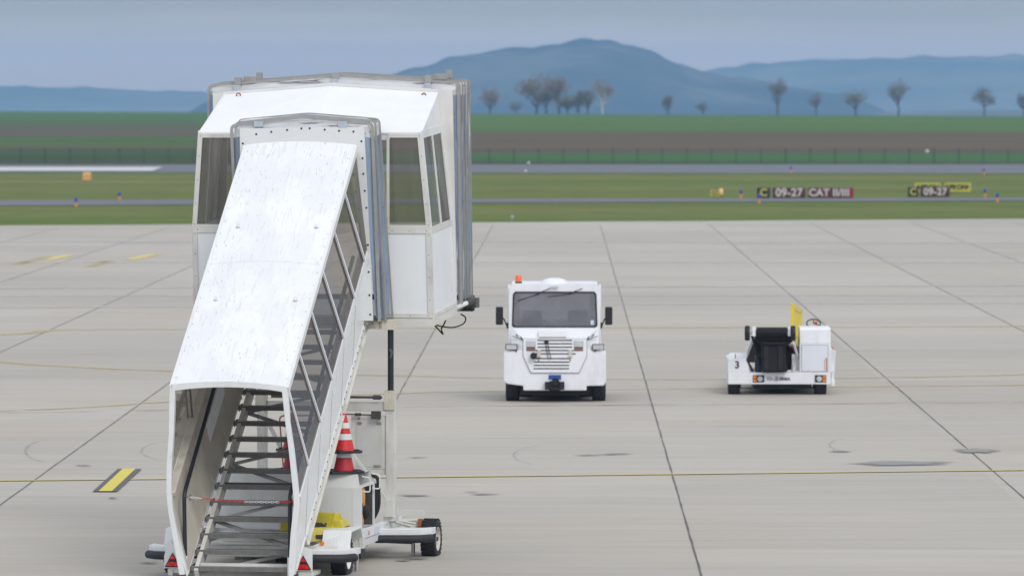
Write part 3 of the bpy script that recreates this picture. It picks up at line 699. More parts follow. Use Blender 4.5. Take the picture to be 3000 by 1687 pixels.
vs = [(p[0], Y0-.03, p[1]) for p in outer]+[(p[0], Y0-.03, p[1]) for p in inner]+[(p[0], Y0+.05, p[1]) for p in outer]+[(p[0], Y0+.05, p[1]) for p in inner]
fs = []
for i in range(n-1):
    j = i+1; fs += [(i, n+i, n+j, j), (2*n+i, 2*n+j, 3*n+j, 3*n+i), (i, j, 2*n+j, 2*n+i), (n+i, 3*n+i, 3*n+j, n+j)]
fs += [(0, 2*n, 3*n, n), (n-1, 2*n-1, 4*n-1, 3*n-1)]
b.add(vs, fs); ff = b.build('entrance_frame', mat('white_worn_frame', (.76, .765, .75), .45, var=.05, vscale=5, grime=.25, spots=[((.30, .29, .27), .30, 14, (1, 1, .3), .6)]), ST, bevel=.006)
for (x_, z_) in ((-.625, .2), (.757, .2)):
    b = MB(); b.box(x_-.03, x_+.03, Y0-.036, Y0-.030, z_-.06, z_+.02); b.build('foot_plate', white, ff)
# side walls: smoked glazing above, white sheet below
tops = [-1.45, -.846, -.16, .505, 1.18, 1.83]
bots = [-.96, -.27, .41, 1.09, 1.76, 2.38]
for s_ in (-1, 1):
    R_, M_, B_ = SEC[s_]
    def RP(y, o=0): return Vector((R_[0]+o*s_, y, R_[1]+rz(y)-.04))
    def MP(y, o=0): return Vector((M_[0]+o*s_, y, M_[1]+rz(y)))
    def BP(y, o=0): return Vector((B_[0]+o*s_, y, B_[1]+rz(y)*.982))
    b = MB(); b.quadsheet([[RP(Y0), RP(Y1)], [MP(Y0), MP(Y1)]]); gz = b.build('side_glazing', glass_side, ST)
    for t_, bt in zip(tops[1:], bots[1:]):
        b = MB(); b.beam(RP(t_, .018), MP(bt, .018), .032, .022, (s_, 0, 0)); b.build('mullion', veh_white, gz)
        b = MB(); b.beam(RP(t_+.03, -.03), MP(bt+.03, -.03), .025, .02, (s_, 0, 0)); b.build('inner_mullion', mat('inner_mullion_shade', (.20, .18, .155), .6), gz)  # darkened beige paints the brown shading beside each white mullion
    b = MB(); b.beam(RP(Y0+.02, .018), MP(bots[0], .018), .026, .022, (s_, 0, 0)); b.build('mullion', veh_white, gz)
    # lower panel with rail
    b = MB(); th = .015
    A = [MP(Y0), MP(Y1+.05), BP(Y1+.05), BP(Y0)]; Bq = [p-Vector((s_*th, 0, 0)) for p in A]
    b.add(A+Bq, [(0, 1, 2, 3), (7, 6, 5, 4), (0, 4, 5, 1), (1, 5, 6, 2), (2, 6, 7, 3), (3, 7, 4, 0)]); sp_ = b.build('side_panel', panelw, ST)
    b = MB(); A = [p-Vector((s_*.02, 0, 0)) for p in (MP(Y0+.05), MP(Y1), BP(Y1), BP(Y0+.05))]; b.add(A, [(0, 1, 2, 3)]); b.build('inner_lining', beige, sp_)
    b = MB(); b.beam(MP(Y0+.03, .006)-Vector((0, 0, .045)), MP(Y1, .006)-Vector((0, 0, .045)), .02, .10); b.build('waist_rail', white, sp_)
    b = MB(); b.beam(MP(Y0+.03, -.05)-Vector((0, 0, .03)), MP(Y1, -.05)-Vector((0, 0, .03)), .10, .05); b.build('inner_ledge', beige, sp_)
    for yy in (-.9, -.2, .5, 1.2, 1.9):     # panel joints and inner ribs
        b = MB(); p, q = MP(yy, .002), BP(yy, .002); b.beam(p, q, .005, .004, (s_, 0, 0)); b.build('panel_joint', mat('seam_dark', (.30, .29, .27), .7), sp_)
        b = MB(); b.beam(MP(yy-.05, -.028)-Vector((0, 0, .25)), BP(yy+.2, -.028), .035, .02, (s_, 0, 0)); b.build('inner_rib', beige, sp_)
    b = MB(); b.beam(BP(Y0+.04, -.005), BP(Y1, -.005), .03, .035); b.build('lower_rim', white, sp_)
# treads
NST = 17
def sy(k): return -1.365+.258*k
def szt(k): return .232+.184*k
step0 = None
for k in range(NST):
    if step0 is None:
        b = MB(); x0, x1 = -.54, .70
        b.prism([(0, 0), (0, -.055), (.012, -.055), (.012, -.012), (.24, -.012), (.24, -.05), (.25, -.05), (.25, 0)], 'x', x0, x1)
        step0 = b.build('step', stepm, ST); o = step0
        b = MB()
        nx = 62
        for q in range(nx):
            xx = x0+.02+(x1-x0-.04)*q/(nx-1)
            b.box(xx-.006, xx+.005, .010, .021, .0015, .0045)
        ne = b.build('nosing', stepedge, step0)
        brs = []
        for xa in (x0-.010, x1+.001):
            b = MB(); b.prism([(.01, -.055), (.05, -.055), (.055, -.075), (.08, -.075), (.085, -.055), (.17, -.055), (.175, -.075), (.2, -.075), (.205, -.055), (.25, -.055), (.25, .022), (.20, .022), (.01, -.002)], 'x', xa, xa+.009)
            brs.append(b.build('step_bracket', darksteel, step0))
        o.location = (0, sy(0), szt(0)); continue
    o = step0.copy(); COL.objects.link(o); o.location = (0, sy(k), szt(k))
    for chd in [ne]+brs:
        c_ = chd.copy(); COL.objects.link(c_); c_.parent = o
# stringers (white I-beams) with bolts
for x_ in (-.47, .775):
    a, c = (sy(2.2) if x_ > 0 else sy(0)), sy(16.3)
    dz = -.12
    pa, pc = Vector((x_, a+.02, szt(2.2 if x_ > 0 else 0)+dz+.01)), Vector((x_, c, szt(16.3)+dz))
    b = MB(); b.beam(pa, pc, .030 if x_ > 0 else .05, .15); up = Vector((0, -SL, 1)).normalized()
    for sg in (-1, 1): b.beam(pa+up*.075*sg, pc+up*.075*sg, .085 if x_ > 0 else .05, .016)
    b.cur = 1
    for k in (range(3, NST-1) if x_ > 0 else ()):
        for dd, sg in ((.06, 1), (.2, 1), (.13, -1)):
            p = Vector((x_+.03, sy(k)+dd, szt(k)+dd*SL+dz))+up*(.088*sg); b.beam(p, p+up*.014*sg, .022, .022, (1, 0, 0)) if False else b.lathe([(.012, -.008), (.012, .012)], 6, 'z', p)
    st_ = b.build('stringer', [cream, darksteel], ST)
b = MB(); p = Vector((-.33, sy(.4), szt(.4)-.23)); q = Vector((-.33, sy(15), szt(15)-.23)); 
# lattice under the flight
LAT = mat('lattice_grey', (.40, .39, .37), .55, metal=.2, var=.2, vscale=8)
zz = [(-.47, .2), (.745, 1.6), (-.47, 3.4), (.745, 5.1), (-.47, 6.9), (.745, 8.5), (-.47, 10.2), (.745, 11.8), (-.47, 13.4), (.745, 15)]
for (xa, ka), (xb, kb) in zip(zz, zz[1:]):
    b = MB(); b.beam((xa, sy(ka)+.1, szt(ka)-.13), (xb, sy(kb)+.1, szt(kb)-.13), .05, .04); b.build('cross_brace', LAT, ST)
b = MB(); b.beam((-.50, sy(.55), szt(.6)-.10), (.72, sy(.55), szt(.6)-.10), .05, .05); b.build('cross_tube', cream, ST)
b = MB(); b.beam((-.50, sy(5.6), szt(5.6)-.11), (.72, sy(5.6), szt(5.6)-.11), .045, .045); b.build('cross_tube', darksteel, ST)
b = MB(); b.beam((.34, 1.0, 1.02), (.62, 2.55, 2.62), .15, .10); b.build('lift_arm', mat('arm_grey', (.19, .175, .16), .55, var=.2), ST)
b = MB(); b.tube([(.18, 1.3, .75), (.40, 2.2, 1.9)], .045, 10); b.build('hydraulic_cylinder', steel, ST, smooth=True)
# handrails
def hand(xw, xf, name='handrail'):
    b = MB()
    pts = rnd_arc([(xf, Y0+.10, .36), (xf-.012 if xf < 0 else xf, Y0+.10, 1.12), (xw, Y1-.1, 1.12+rz(Y1-.1)-.03)], .10, 5)
    b.tube(pts, .026, 10); h = b.build(name, mat('rail_black', (.012, .014, .020), .45), ST, smooth=True)
    b = MB(); b.box(xf-.028, xf+.028, Y0+.08, Y0+.13, .13, .36); b.build('post', white, h)
    for yy in (-.6, .2, 1.0, 1.8):
        b = MB(); zc = 1.12+rz(yy)-.10*SL; sg = -1 if xw < 0 else 1
        b.tube([(xw, yy, zc), (xw, yy, zc-.05), (xw+sg*.13, yy, zc-.05)], .008, 6); b.build('bracket', beige, h)
hand(-.665, -.615); hand(.685, .71)
# barrier chain
b = MB(); A, Bp = Vector((-.56, Y0+.06, 1.09)), Vector((.80, Y0+.0, 1.055)); NL = 40
b2 = None
for k in range(NL):
    t = (k+.5)/NL; t2 = t-.55/NL; t3 = t+.55/NL
    def cp(t): p = A.lerp(Bp, t); p.z -= .055*4*t*(1-t)*.5; return p
    p, q = cp(t2), cp(t3); d = (q-p).normalized(); w_ = Vector((0, 0, 1)) if k % 2 else Vector((0, 1, 0)); w_ = (w_-d*w_.dot(d)).normalized()*.010
    b.cur = 1 if (k < 5 or 20 < k < 34) else 0
    b.tube([p+w_, q+w_, q-w_, p-w_, p+w_], .0035, 5, cap=False)
b.build('barrier_chain', [red, cone_white], ST)
b = MB(); b.tube([(-.61, Y0+.08, 1.09), (-.545, Y0+.06, 1.09)], .007, 6); b.tube([(-.55, Y0+.06, 1.05), (-.55, Y0+.06, 1.125), (-.53, Y0+.06, 1.125), (-.53, Y0+.06, 1.05), (-.55, Y0+.06, 1.05)], .004, 5); b.build('chain_hook', darksteel, ST)
# ---- bolted plate at the top of the corridor
PO = [(-.80, 3.12), (-.843, 5.604), (.812, 5.627), (.928, 3.12)]
PI_ = [(-.70, 3.12), (-.735, 5.33), (.690, 5.36), (.800, 3.12)]
b = MB(); n = 4
vs = [(p[0], Y1+.0, p[1]) for p in PO]+[(p[0], Y1, p[1]) for p in PI_]+[(p[0], Y1+.02, p[1]) for p in PO]+[(p[0], Y1+.02, p[1]) for p in PI_]
fs = []
for i in range(3):
    j = i+1; fs += [(i, n+i, n+j, j), (2*n+i, 2*n+j, 3*n+j, 3*n+i), (i, j, 2*n+j, 2*n+i), (n+i, 3*n+i, 3*n+j, n+j)]
b.add(vs, fs); plate = b.build('top_plate', mat('plate_white', (.72, .735, .72), .4, var=.04, vscale=2, grime=.2), ST)
b = MB()
for (x_, z_) in [(-.62, 5.53), (-.42, 5.56), (-.21, 5.585), (-.02, 5.605), (.09, 5.607), (.29, 5.59), (.48, 5.575), (.67, 5.565), (-.80, 5.41), (-.79, 5.20), (.775, 5.44), (.79, 5.22), (.80, 5.02), (.82, 4.80), (.84, 4.58), (.86, 4.1), (.87, 3.75), (.88, 3.45), (.89, 3.2)]:
    b.lathe([(.014, -.008), (.012, -.012), (0, -.013)], 8, 'y', (x_, Y1+.006, z_))
b.build('plate_bolts', rubber, plate)
# ---- corridor bellows
SEAM = 5.50
def hoop_pts(y, xl, xr, zl, zp, zr, zb, xlb, xrb, r=.10, xp=None, yb_=None):
    yb_ = y if yb_ is None else yb_
    def at_(xa, xb, za): t = (za-SEAM)/(za-zb); return (xa+(xb-xa)*t, y+(yb_-y)*t, SEAM)
    return rnd_arc([(xlb, yb_, zb), at_(xl, xlb, zl), (xl, y, zl), ((xl+xr)/2 if xp is None else xp, y, zp), (xr, y, zr), at_(xr, xrb, zr), (xrb, yb_, zb)], r*.62, 5)
HC = [hoop_pts(2.64, -.966, .905, 5.64, 5.752, 5.672, 3.11, -.86, 1.00),
      hoop_pts(2.88, -.972, .895, 5.675, 5.775, 5.70, 3.10, -.90, 1.035),
      hoop_pts(3.12, -.985, .898, 5.712, 5.798, 5.724, 3.10, -.95, 1.075)]
def lerp_pts(A, B, t, inset, cx, cz):
    out = []
    for p, q in zip(A, B):
        m_ = p.lerp(q, t); c = Vector((cx, m_.y, cz)); d = m_-c; L = sqrt(d.x*d.x+d.z*d.z); m_ = c+d*(1-inset/max(L, .1)); m_.z = max(m_.z, min(p.z, q.z)) if p.z < 3.3 else m_.z; out.append(m_)
    return out
cb = MB()
pl_pts = rnd_arc([(-.80, Y1+.02, 3.12), (-.841, Y1+.02, 5.50), (-.843, Y1+.02, 5.604), (-.015, Y1+.02, 5.62), (.812, Y1+.02, 5.627), (.818, Y1+.02, 5.50), (.928, Y1+.02, 3.12)], .01, 5)
rows = [pl_pts, HC[0]]
for i in range(2): rows += [lerp_pts(HC[i], HC[i+1], .5, .09, 0, 4.4), HC[i+1]]
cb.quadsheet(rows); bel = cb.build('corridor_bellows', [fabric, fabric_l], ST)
for p in bel.data.polygons:        # paler cloth above the seam, blue-grey at the sides
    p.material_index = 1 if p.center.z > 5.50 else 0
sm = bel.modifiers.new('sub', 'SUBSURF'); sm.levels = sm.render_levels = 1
dm = bel.modifiers.new('folds', 'DISPLACE'); tx = bpy.data.textures.new('cloth_folds', 'CLOUDS'); tx.noise_scale = .35; dm.texture = tx; dm.strength = .045; dm.mid_level = .5
for h_ in HC:
    b = MB(); rows = []
    w_ = .022
    n_ = len(h_)
    def ring(h_, e):
        out = []
        for i, p in enumerate(h_):
            t = (h_[min(i+1, n_-1)]-h_[max(i-1, 0)]).normalized(); nn = Vector((-t.z, 0, t.x)); out.append(p+nn*e)
        return out
    e_ = .019 if h_ is HC[0] else .013; a1, a2 = ring(h_, -e_), ring(h_, e_)
    y_ = Vector((0, .009, 0))
    b.quadsheet([[p-y_ for p in a1], [p-y_ for p in a2], [p+y_ for p in a2], [p+y_ for p in a1], [p-y_ for p in a1]])
    b.build('hoop', hoopm, bel)
for x_ in (-.59, .53):
    b = MB(); b.box(x_-.06, x_+.06, Y1-.012, Y1+.03, 5.625, 5.70); b.build('hoop_clamp', zinc, bel)
# ---- cabin
CY, CB = 3.20, 4.56
cabin_pts = {  # left/right at eave, sill, bottom, front and rear
    'fe': ((-1.540, 5.550), (1.444, 5.554)), 'fs': ((-1.621, 4.309), (1.566, 4.308)), 'fb': ((-1.600, 3.142), (1.593, 3.133)),
    're': ((-1.54, 5.62), (1.437, 5.623)), 'rs': ((-1.62, 4.39), (1.575, 4.391)), 'rb': ((-1.60, 3.24), (1.630, 3.236))}
def CP(k, i, dx=0, dy=0, dz=0):
    x_, z_ = cabin_pts[k][i]; return Vector((x_+dx, (CY if k[0] == 'f' else CB)+dy, z_+dz))
def between(a, b_, t): return a.lerp(b_, t)
def plate4(mb, a, b_, c, d, n, th):
    n = Vector(n).normalized()*th; A = [a, b_, c, d]; return mb.add(A+[p+n for p in A], [(0, 1, 2, 3), (7, 6, 5, 4), (0, 4, 5, 1), (1, 5, 6, 2), (2, 6, 7, 3), (3, 7, 4, 0)])
# lower front panels left and right of the corridor mouth
XL, XR = -.93, 1.00
def fx(k, x): # point on front line k at x
    a, c = CP(k, 0), CP(k, 1); t = (x-a.x)/(c.x-a.x); return a.lerp(c, t)
for (xa, xb, side) in ((None, XL, 0), (XR, None, 1)):
    a = CP('fs', 0) if xa is None else fx('fs', xa); c = CP('fs', 1) if xb is None else fx('fs', xb)
    d = CP('fb', 0) if xa is None else fx('fb', xa); e = CP('fb', 1) if xb is None else fx('fb', xb)
    b = MB(); plate4(b, a, c, e, d, (0, 1, 0), .03); fp = b.build('front_panel', panelw, ST)
    # metal trims with screws
    b = MB()
    sill0, sill1 = a+Vector((0, -.008, -.035)), c+Vector((0, -.008, -.035)); b.beam(sill0, sill1, .014, .075); b.build('sill_trim', cream, fp)
    b = MB(); b.beam(d+Vector((0, -.008, .03)), e+Vector((0, -.008, .03)), .014, .055); b.build('trim', cream, fp); b = MB()
    b.beam(d+Vector((0, -.012, .005-.06)), e+Vector((0, -.012, -.055)), .022, .10)
    tr_ = b.build('lower_edge', cream, fp)
    cx = a if side == 0 else c; ce = d if side == 0 else e; s_ = .03 if side == 0 else -.03
    b = MB(); b.beam(cx+Vector((s_, -.010, -.075)), ce+Vector((s_, -.010, .06)), .06, .014, (0, 1, 0)); b.build('corner_trim', cream, fp)
    b = MB()
    for t in (.08, .3, .55, .8): 
        p = cx.lerp(ce, t)+Vector((s_, -.018, 0)); b.lathe([(.008, 0), (0, -.004)], 6, 'y', p)
    for t in (.1, .5, .9):
        p = a.lerp(c, t)+Vector((0, -.016, -.035)); b.lathe([(.008, 0), (0, -.004)], 6, 'y', p); p = d.lerp(e, t)+Vector((0, -.016, .03)); b.lathe([(.008, 0), (0, -.004)], 6, 'y', p)
    b.build('screws', riv, fp)
    # window above
    ea = CP('fe', 0) if xa is None else fx('fe', xa); ec = CP('fe', 1) if xb is None else fx('fe', xb)
    b = MB(); b.add([ea+Vector((0, .012, 0)), ec+Vector((0, .012, 0)), c+Vector((0, .012, 0)), a+Vector((0, .012, 0))], [(0, 1, 2, 3)]); wd = b.build('front_window', glass_cab, ST)
    b = MB(); b.beam(ea+Vector((0, -.006, -.035)), ec+Vector((0, -.006, -.035)), .016, .07); b.beam(a+Vector((0, -.010, .02)), c+Vector((0, -.010, .02)), .012, .035)
    ex = ea if side == 0 else ec; b.beam(ex+Vector((s_*.9, -.012, -.01)), cx+Vector((s_*.9, -.012, 0)), .06, .016, (0, 1, 0))
    oe, os_ = (ec, c) if side == 0 else (ea, a); b.beam(oe+Vector((0, -.01, -.06)), os_+Vector((0, -.01, 0)), .035, .016, (0, 1, 0))
    b.build('window_frame', cream, wd)
    b = MB()
    for t in (.04, .25, .5, .75, .97): b.lathe([(.008, 0), (0, -.004)], 6, 'y', ex.lerp(cx, t)+Vector((s_*.9, -.021, 0)))
    b.build('screws', riv, wd)
# side walls
for i, s_ in ((0, -1), (1, 1)):
    b = MB(); plate4(b, CP('fs', i), CP('rs', i), CP('rb', i), CP('fb', i), (-s_, 0, 0), .03); sd_ = b.build('cabin_side', panelw, ST)
    b = MB(); o_ = Vector((s_*.006, 0, 0))
    b.beam(CP('fs', i)+o_+Vector((0, 0, -.03)), CP('rs', i)+o_+Vector((0, 0, -.03)), .012, .085); b.beam(CP('fb', i)+o_+Vector((0, 0, .03)), CP('rb', i)+o_+Vector((0, 0, .03)), .012, .05)
    b.beam(CP('fb', i)+o_*1.6+Vector((0, 0, -.05)), CP('rb', i)+o_*1.6+Vector((0, 0, -.05)), .02, .10)
    b.beam(CP('fs', i)+o_+Vector((0, .02, 0)), CP('fb', i)+o_+Vector((0, .02, 0)), .04, .012, (1, 0, 0)); b.build('trim', cream, sd_)
    for ts, te in ((.03, .47), (.53, .97)):
        A = [CP('fe', i).lerp(CP('re', i), t) for t in (ts, te)]; Bq = [CP('fs', i).lerp(CP('rs', i), t) for t in (te, ts)]
        b = MB(); b.add([p-o_*2 for p in A+Bq], [(0, 1, 2, 3)]); b.build('side_window', glass_cab, ST)
    b = MB()
    b.beam(CP('fe', i)+Vector((0, 0, -.03)), CP('re', i)+Vector((0, 0, -.03)), .02, .10)
    b.beam(CP('fe', i).lerp(CP('re', i), .5), CP('fs', i).lerp(CP('rs', i), .5), .028, .02, (1, 0, 0))
    b.beam(CP('fe', i)+Vector((0, .025, 0)), CP('fs', i)+Vector((0, .025, 0)), .05, .02, (1, 0, 0)); b.beam(CP('re', i)+Vector((0, -.03, 0)), CP('rs', i)+Vector((0, -.03, 0)), .06, .02, (1, 0, 0))
    b.build('side_window_frame', white, ST)
    # gusset under the roof slope
    top = Vector((-1.524 if i == 0 else 1.396, CB, 6.06)); b = MB(); g = [CP('fe', i), top, CP('re', i)]
    g2 = [p-Vector((s_*.02, 0, 0)) for p in g]; b.add(g+g2, [(0, 1, 2), (5, 4, 3), (0, 3, 4, 1), (1, 4, 5, 2), (2, 5, 3, 0)]); b.build('gusset', white, ST)
# mid front strip above corridor mouth, floor
b = MB(); plate4(b, fx('fe', XL-.02), fx('fe', XR+.02), fx('fe', XR+.02)+Vector((0, 0, -.10)), fx('fe', XL-.02)+Vector((0, 0, -.10)), (0, 1, 0), .02); b.build('lintel', white, ST)
b = MB(); b.hexa([CP('fb', 0, .03, .03, -.09), CP('fb', 1, -.03, .03, -.09), CP('rb', 1, -.03, .75, -.05), CP('rb', 0, .03, .75, -.05), CP('fb', 0, .03, .03, 0), CP('fb', 1, -.03, .03, 0), CP('rb', 1, -.03, .75, .06), CP('rb', 0, .03, .75, .06)])
b.build('cabin_floor', steel, ST)
b = MB(); b.box(-.72, .86, 2.60, 3.21, 3.06, 3.17); b.build('landing', steel, ST)
# roof
RF = [Vector((-1.545, CY-.015, 5.545)), Vector((-.05, CY-.015, 5.562)), Vector((1.449, CY-.015, 5.549)), Vector((1.396, CB, 6.071)), Vector((-.07, CB, 6.157)), Vector((-1.524, CB, 6.044))]
b = MB(); dn = Vector((0, 0, -.02)); b.add(RF+[p+dn for p in RF], [(0, 1, 4, 5), (1, 2, 3, 4), (6, 11, 10, 7), (7, 10, 9, 8), (0, 6, 7, 1), (1, 7, 8, 2), (2, 8, 9, 3), (3, 9, 10, 4), (4, 10, 11, 5), (5, 11, 6, 0)])
cr = b.build('cabin_roof', mat('cabin_roof_white', (.83, .84, .85), .45, var=.03, spec=.3, spots=[((.3, .3, .27), .28, 10, (1, .5, .5), .5)]), ST)
for x_ in (-1.30, 1.22):
    b = MB(); zc = 6.0; b.tube([(x_+.028*cos(a*pi/6), CB-.10, zc+.035+.028*sin(a*pi/6)) for a in range(13)], .009, 6); b.tube([(x_, CB-.10, zc-.05), (x_, CB-.10, zc+.01)], .012, 6); b.build('lifting_ring', rust, cr)
# rear flange
FO = [(-1.640, 3.16), (-1.678, 6.067), (-.031, 6.203), (1.585, 6.107), (1.640, 3.16)]
FI = [(-1.50, 3.16), (-1.48, 5.95), (-.031, 6.06), (1.37, 5.98), (1.50, 3.16)]
b = MB(); n = 5
vs = [(p[0], CB+.004, p[1]) for p in FO]+[(p[0], CB+.004, p[1]) for p in FI]+[(p[0], CB+.05, p[1]) for p in FO]+[(p[0], CB+.05, p[1]) for p in FI]; fs = []
for i in range(4):
    j = i+1; fs += [(i, n+i, n+j, j), (2*n+i, 2*n+j, 3*n+j, 3*n+i), (i, j, 2*n+j, 2*n+i), (n+i, 3*n+i, 3*n+j, n+j)]
b.add(vs, fs); b.build('rear_flange', mat('flange_white', (.74, .735, .70), .45, var=.05, vscale=2, grime=.25), ST)
# rear bellows
HR = []; SEAM = 6.04
for k, (y, xl, xr, zt_) in enumerate([(4.68, -1.765, 1.64, 0), (4.86, -1.77, 1.625, .015), (5.02, -1.775, 1.635, .02), (5.15, -1.78, 1.645, .03), (5.28, -1.785, 1.65, .035), (5.40, -1.79, 1.655, .04)]):
    HR.append(hoop_pts(y, xl, xr, 6.165+zt_, 6.298+zt_, 6.202+zt_, 3.28-.008*k, xl+.02, xr+.04, .10, -.034))
rows = [rnd_arc([(-1.64, CB+.05, 3.2), (-1.677, CB+.05, 6.03), (-1.678, CB+.05, 6.067), (-.031, CB+.05, 6.203), (1.585, CB+.05, 6.107), (1.587, CB+.05, 6.03), (1.64, CB+.05, 3.2)], .01, 5), HR[0]]
for i in range(5): rows += [lerp_pts(HR[i], HR[i+1], .5, .10, 0, 4.7), HR[i+1]]
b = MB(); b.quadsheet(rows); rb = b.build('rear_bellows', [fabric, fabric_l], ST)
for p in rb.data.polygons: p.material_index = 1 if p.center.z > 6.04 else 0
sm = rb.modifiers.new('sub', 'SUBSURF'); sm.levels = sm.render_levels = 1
dm = rb.modifiers.new('folds', 'DISPLACE'); dm.texture = tx; dm.strength = .04; dm.mid_level = .5
for h_ in HR:
    n_ = len(h_); e_ = .017 if h_ is HR[0] else .010; a1, a2 = ring(h_, -e_), ring(h_, e_); y_ = Vector((0, .008, 0))
    b = MB(); b.quadsheet([[p-y_ for p in a1], [p-y_ for p in a2], [p+y_ for p in a2], [p+y_ for p in a1], [p-y_ for p in a1]]); b.build('hoop', hoopm, rb)
for x_, zb_ in ((-1.36, 6.19), (-.02, 6.28), (1.24, 6.22)):
    b = MB(); b.box(x_-.04, x_+.04, 4.60, 4.72, zb_-.13, zb_-.02); b.build('clamp', zinc, rb)
    if abs(x_) > .5:
        b = MB(); b.box(x_-.04, x_+.045, 4.63, 4.75, zb_-.018, zb_+.085); b.box(x_+.047, x_+.21, 4.8, 4.92, zb_+.02, zb_+.10); b.box(x_+.13, x_+.20, 5.2, 5.3, zb_+.04, zb_+.155)
        b.beam((x_, 4.7, zb_+.03), (x_+.17, 5.3, zb_+.06), .06, .04); b.build('roller_bracket', hoopm, rb, bevel=.005)
    else:
        b = MB(); b.box(x_-.05, x_+.06, 4.63, 4.7, zb_+.0, zb_+.04); b.build('roller_bracket', hoopm, rb)
# proximity feeler, bumper and loose cable under the right rear corner
b = MB(); b.tube([(1.50, 4.7, 3.17), (1.70, 4.98, 3.27)], .033, 10); fe = b.build('feeler', white, ST, smooth=True)
b = MB(); b.tube([(1.70, 4.98, 3.27), (1.77, 5.08, 3.30)], .045, 10); b.box(1.60, 1.80, 5.1, 5.35, 3.2, 3.33); b.build('feeler_joint', darksteel, fe)
b = MB(); b.box(-1.78, 1.70, 5.44, 5.56, 3.14, 3.36); b.build('nose_bumper', rubber, ST, bevel=.02)
b = MB(); pts = [(1.50, 4.72, 3.15), (1.44, 4.74, 3.0), (1.40, 4.74, 2.93), (1.42, 4.76, 2.86), (1.36, 4.76, 2.92), (1.30, 4.8, 2.98), (1.40, 4.8, 2.96), (1.55, 4.82, 2.95), (1.68, 4.85, 3.0), (1.70, 4.88, 3.08), (1.62, 4.9, 3.13)]
P_ = [Vector(p) for p in pts]; Q_ = []
for i in range(len(P_)-1):
    for k in range(5):
        t = k/5; p0, p1, p2, p3 = P_[max(i-1, 0)], P_[i], P_[i+1], P_[min(i+2, len(P_)-1)]; Q_.append(.5*((2*p1)+(p2-p0)*t+(2*p0-5*p1+4*p2-p3)*t*t+(3*p1-p0-3*p2+p3)*t**3))
b.tube(Q_, .010, 6); b.build('cable', black, ST, smooth=True)
# ---- masts, cross beams, tank panel
for x_, full in ((1.075, True), (-.645, False)):
    b = MB(); b.box(x_-.055, x_+.065, 2.93, 3.05, .52, 2.17); ms_ = b.build('mast', cream, ST, bevel=.006)
    b = MB(); b.box(x_-.07, x_+.07, 2.905, 2.925, 1.95, 2.20); b.build('sleeve', mat('rusty_cream', (.66, .62, .50), .5, var=.15, vscale=6, grime=.4, spots=[((.42, .22, .06), .38, 10, (1, 1, .5), .7)]), ms_)
    b = MB(); b.tube([(x_, 2.99, 2.17), (x_, 2.99, 3.08)], .040, 14); b.build('piston', rod, ms_, smooth=True)
    b = MB(); b.lathe([(.056, 2.165), (.056, 2.20)], 14, 'z', (x_, 2.99, 0)); b.build('collar', darksteel, ms_)
    b = MB(); b.box(x_-.08, x_+.08, 2.9, 3.08, .50, .56); b.box(x_-.05, x_+.05, 2.85, 2.93, .56, .78); b.build('mast_foot', cream, ms_)
b = MB(); b.box(-.58, 1.015, 2.94, 3.04, 1.925, 2.045); b.build('cross_beam', cream, ST, bevel=.004)
b = MB(); b.tube([(-.5, 2.9, 2.11), (.98, 2.9, 2.11)], .016, 8); b.tube([(.86, 2.9, 2.11), (.96, 2.9, 2.11)], .03, 8); b.build('sync_shaft', darksteel, ST)
b = MB(); b.tube([(.35, 2.9, 1.89), (.85, 2.9, 1.88)], .009, 6); b.tube([(.62, 2.9, 1.885), (.70, 2.9, 1.885)], .02, 8); b.box(.84, .96, 2.86, 2.93, 1.83, 1.93); b.build('brake_line', darksteel, ST)
b = MB(); b.box(.55, 1.015, 2.955, 3.0, 1.17, 1.87); tp = b.build('tank_panel', cream, ST, bevel=.006)
b = MB(); b.box(.62, .97, 2.947, 2.9545, 1.20, 1.78); b.build('tank_door', mat('door_grey', (.60, .60, .56), .5, var=.08, vscale=3, grime=.35), tp)
b = MB(); b.box(.64, .70, 2.935, 2.9465, 1.755, 1.785); b.box(.90, .96, 2.935, 2.9465, 1.755, 1.785); b.box(.86, .95, 2.935, 2.9465, 1.20, 1.225)
for x_ in (.66, .93): b.lathe([(.018, 0), (0, -.012)], 8, 'y', (x_, 2.95, 1.83))
b.build('hinge', steel, tp)
b = MB(); b.box(-.58, 1.015, 2.96, 3.03, 1.10, 1.165); b.build('cross_beam', cream, ST, bevel=.004)
b = MB(); b.box(-.74, .98, 2.9, 3.1, 3.00, 3.10); b.box(.93, 1.15, 2.9, 3.05, 2.99, 3.12); b.build('head_beam', mat('rusty_cream', (.6, .5, .4)), ST, bevel=.004)
b = MB(); b.beam((.62, 2.7, 1.40), (1.06, 2.75, .80), .03, .055, (0, 1, 0)); b.build('mast_strut', cream, ST)
b = MB(); b.beam((-.62, 2.9, 1.92), (-.2, 2.9, 1.1), .03, .05); b.build('mast_strut', cream, ST)
b = MB(); b.tube(rnd_arc([(-.33, 2.85, 1.2), (-.38, 2.85, 1.86), (.05, 2.85, 1.87), (.4, 2.85, 1.86)], .06), .010, 6); b.build('brown_pipe', rust, ST, smooth=True)
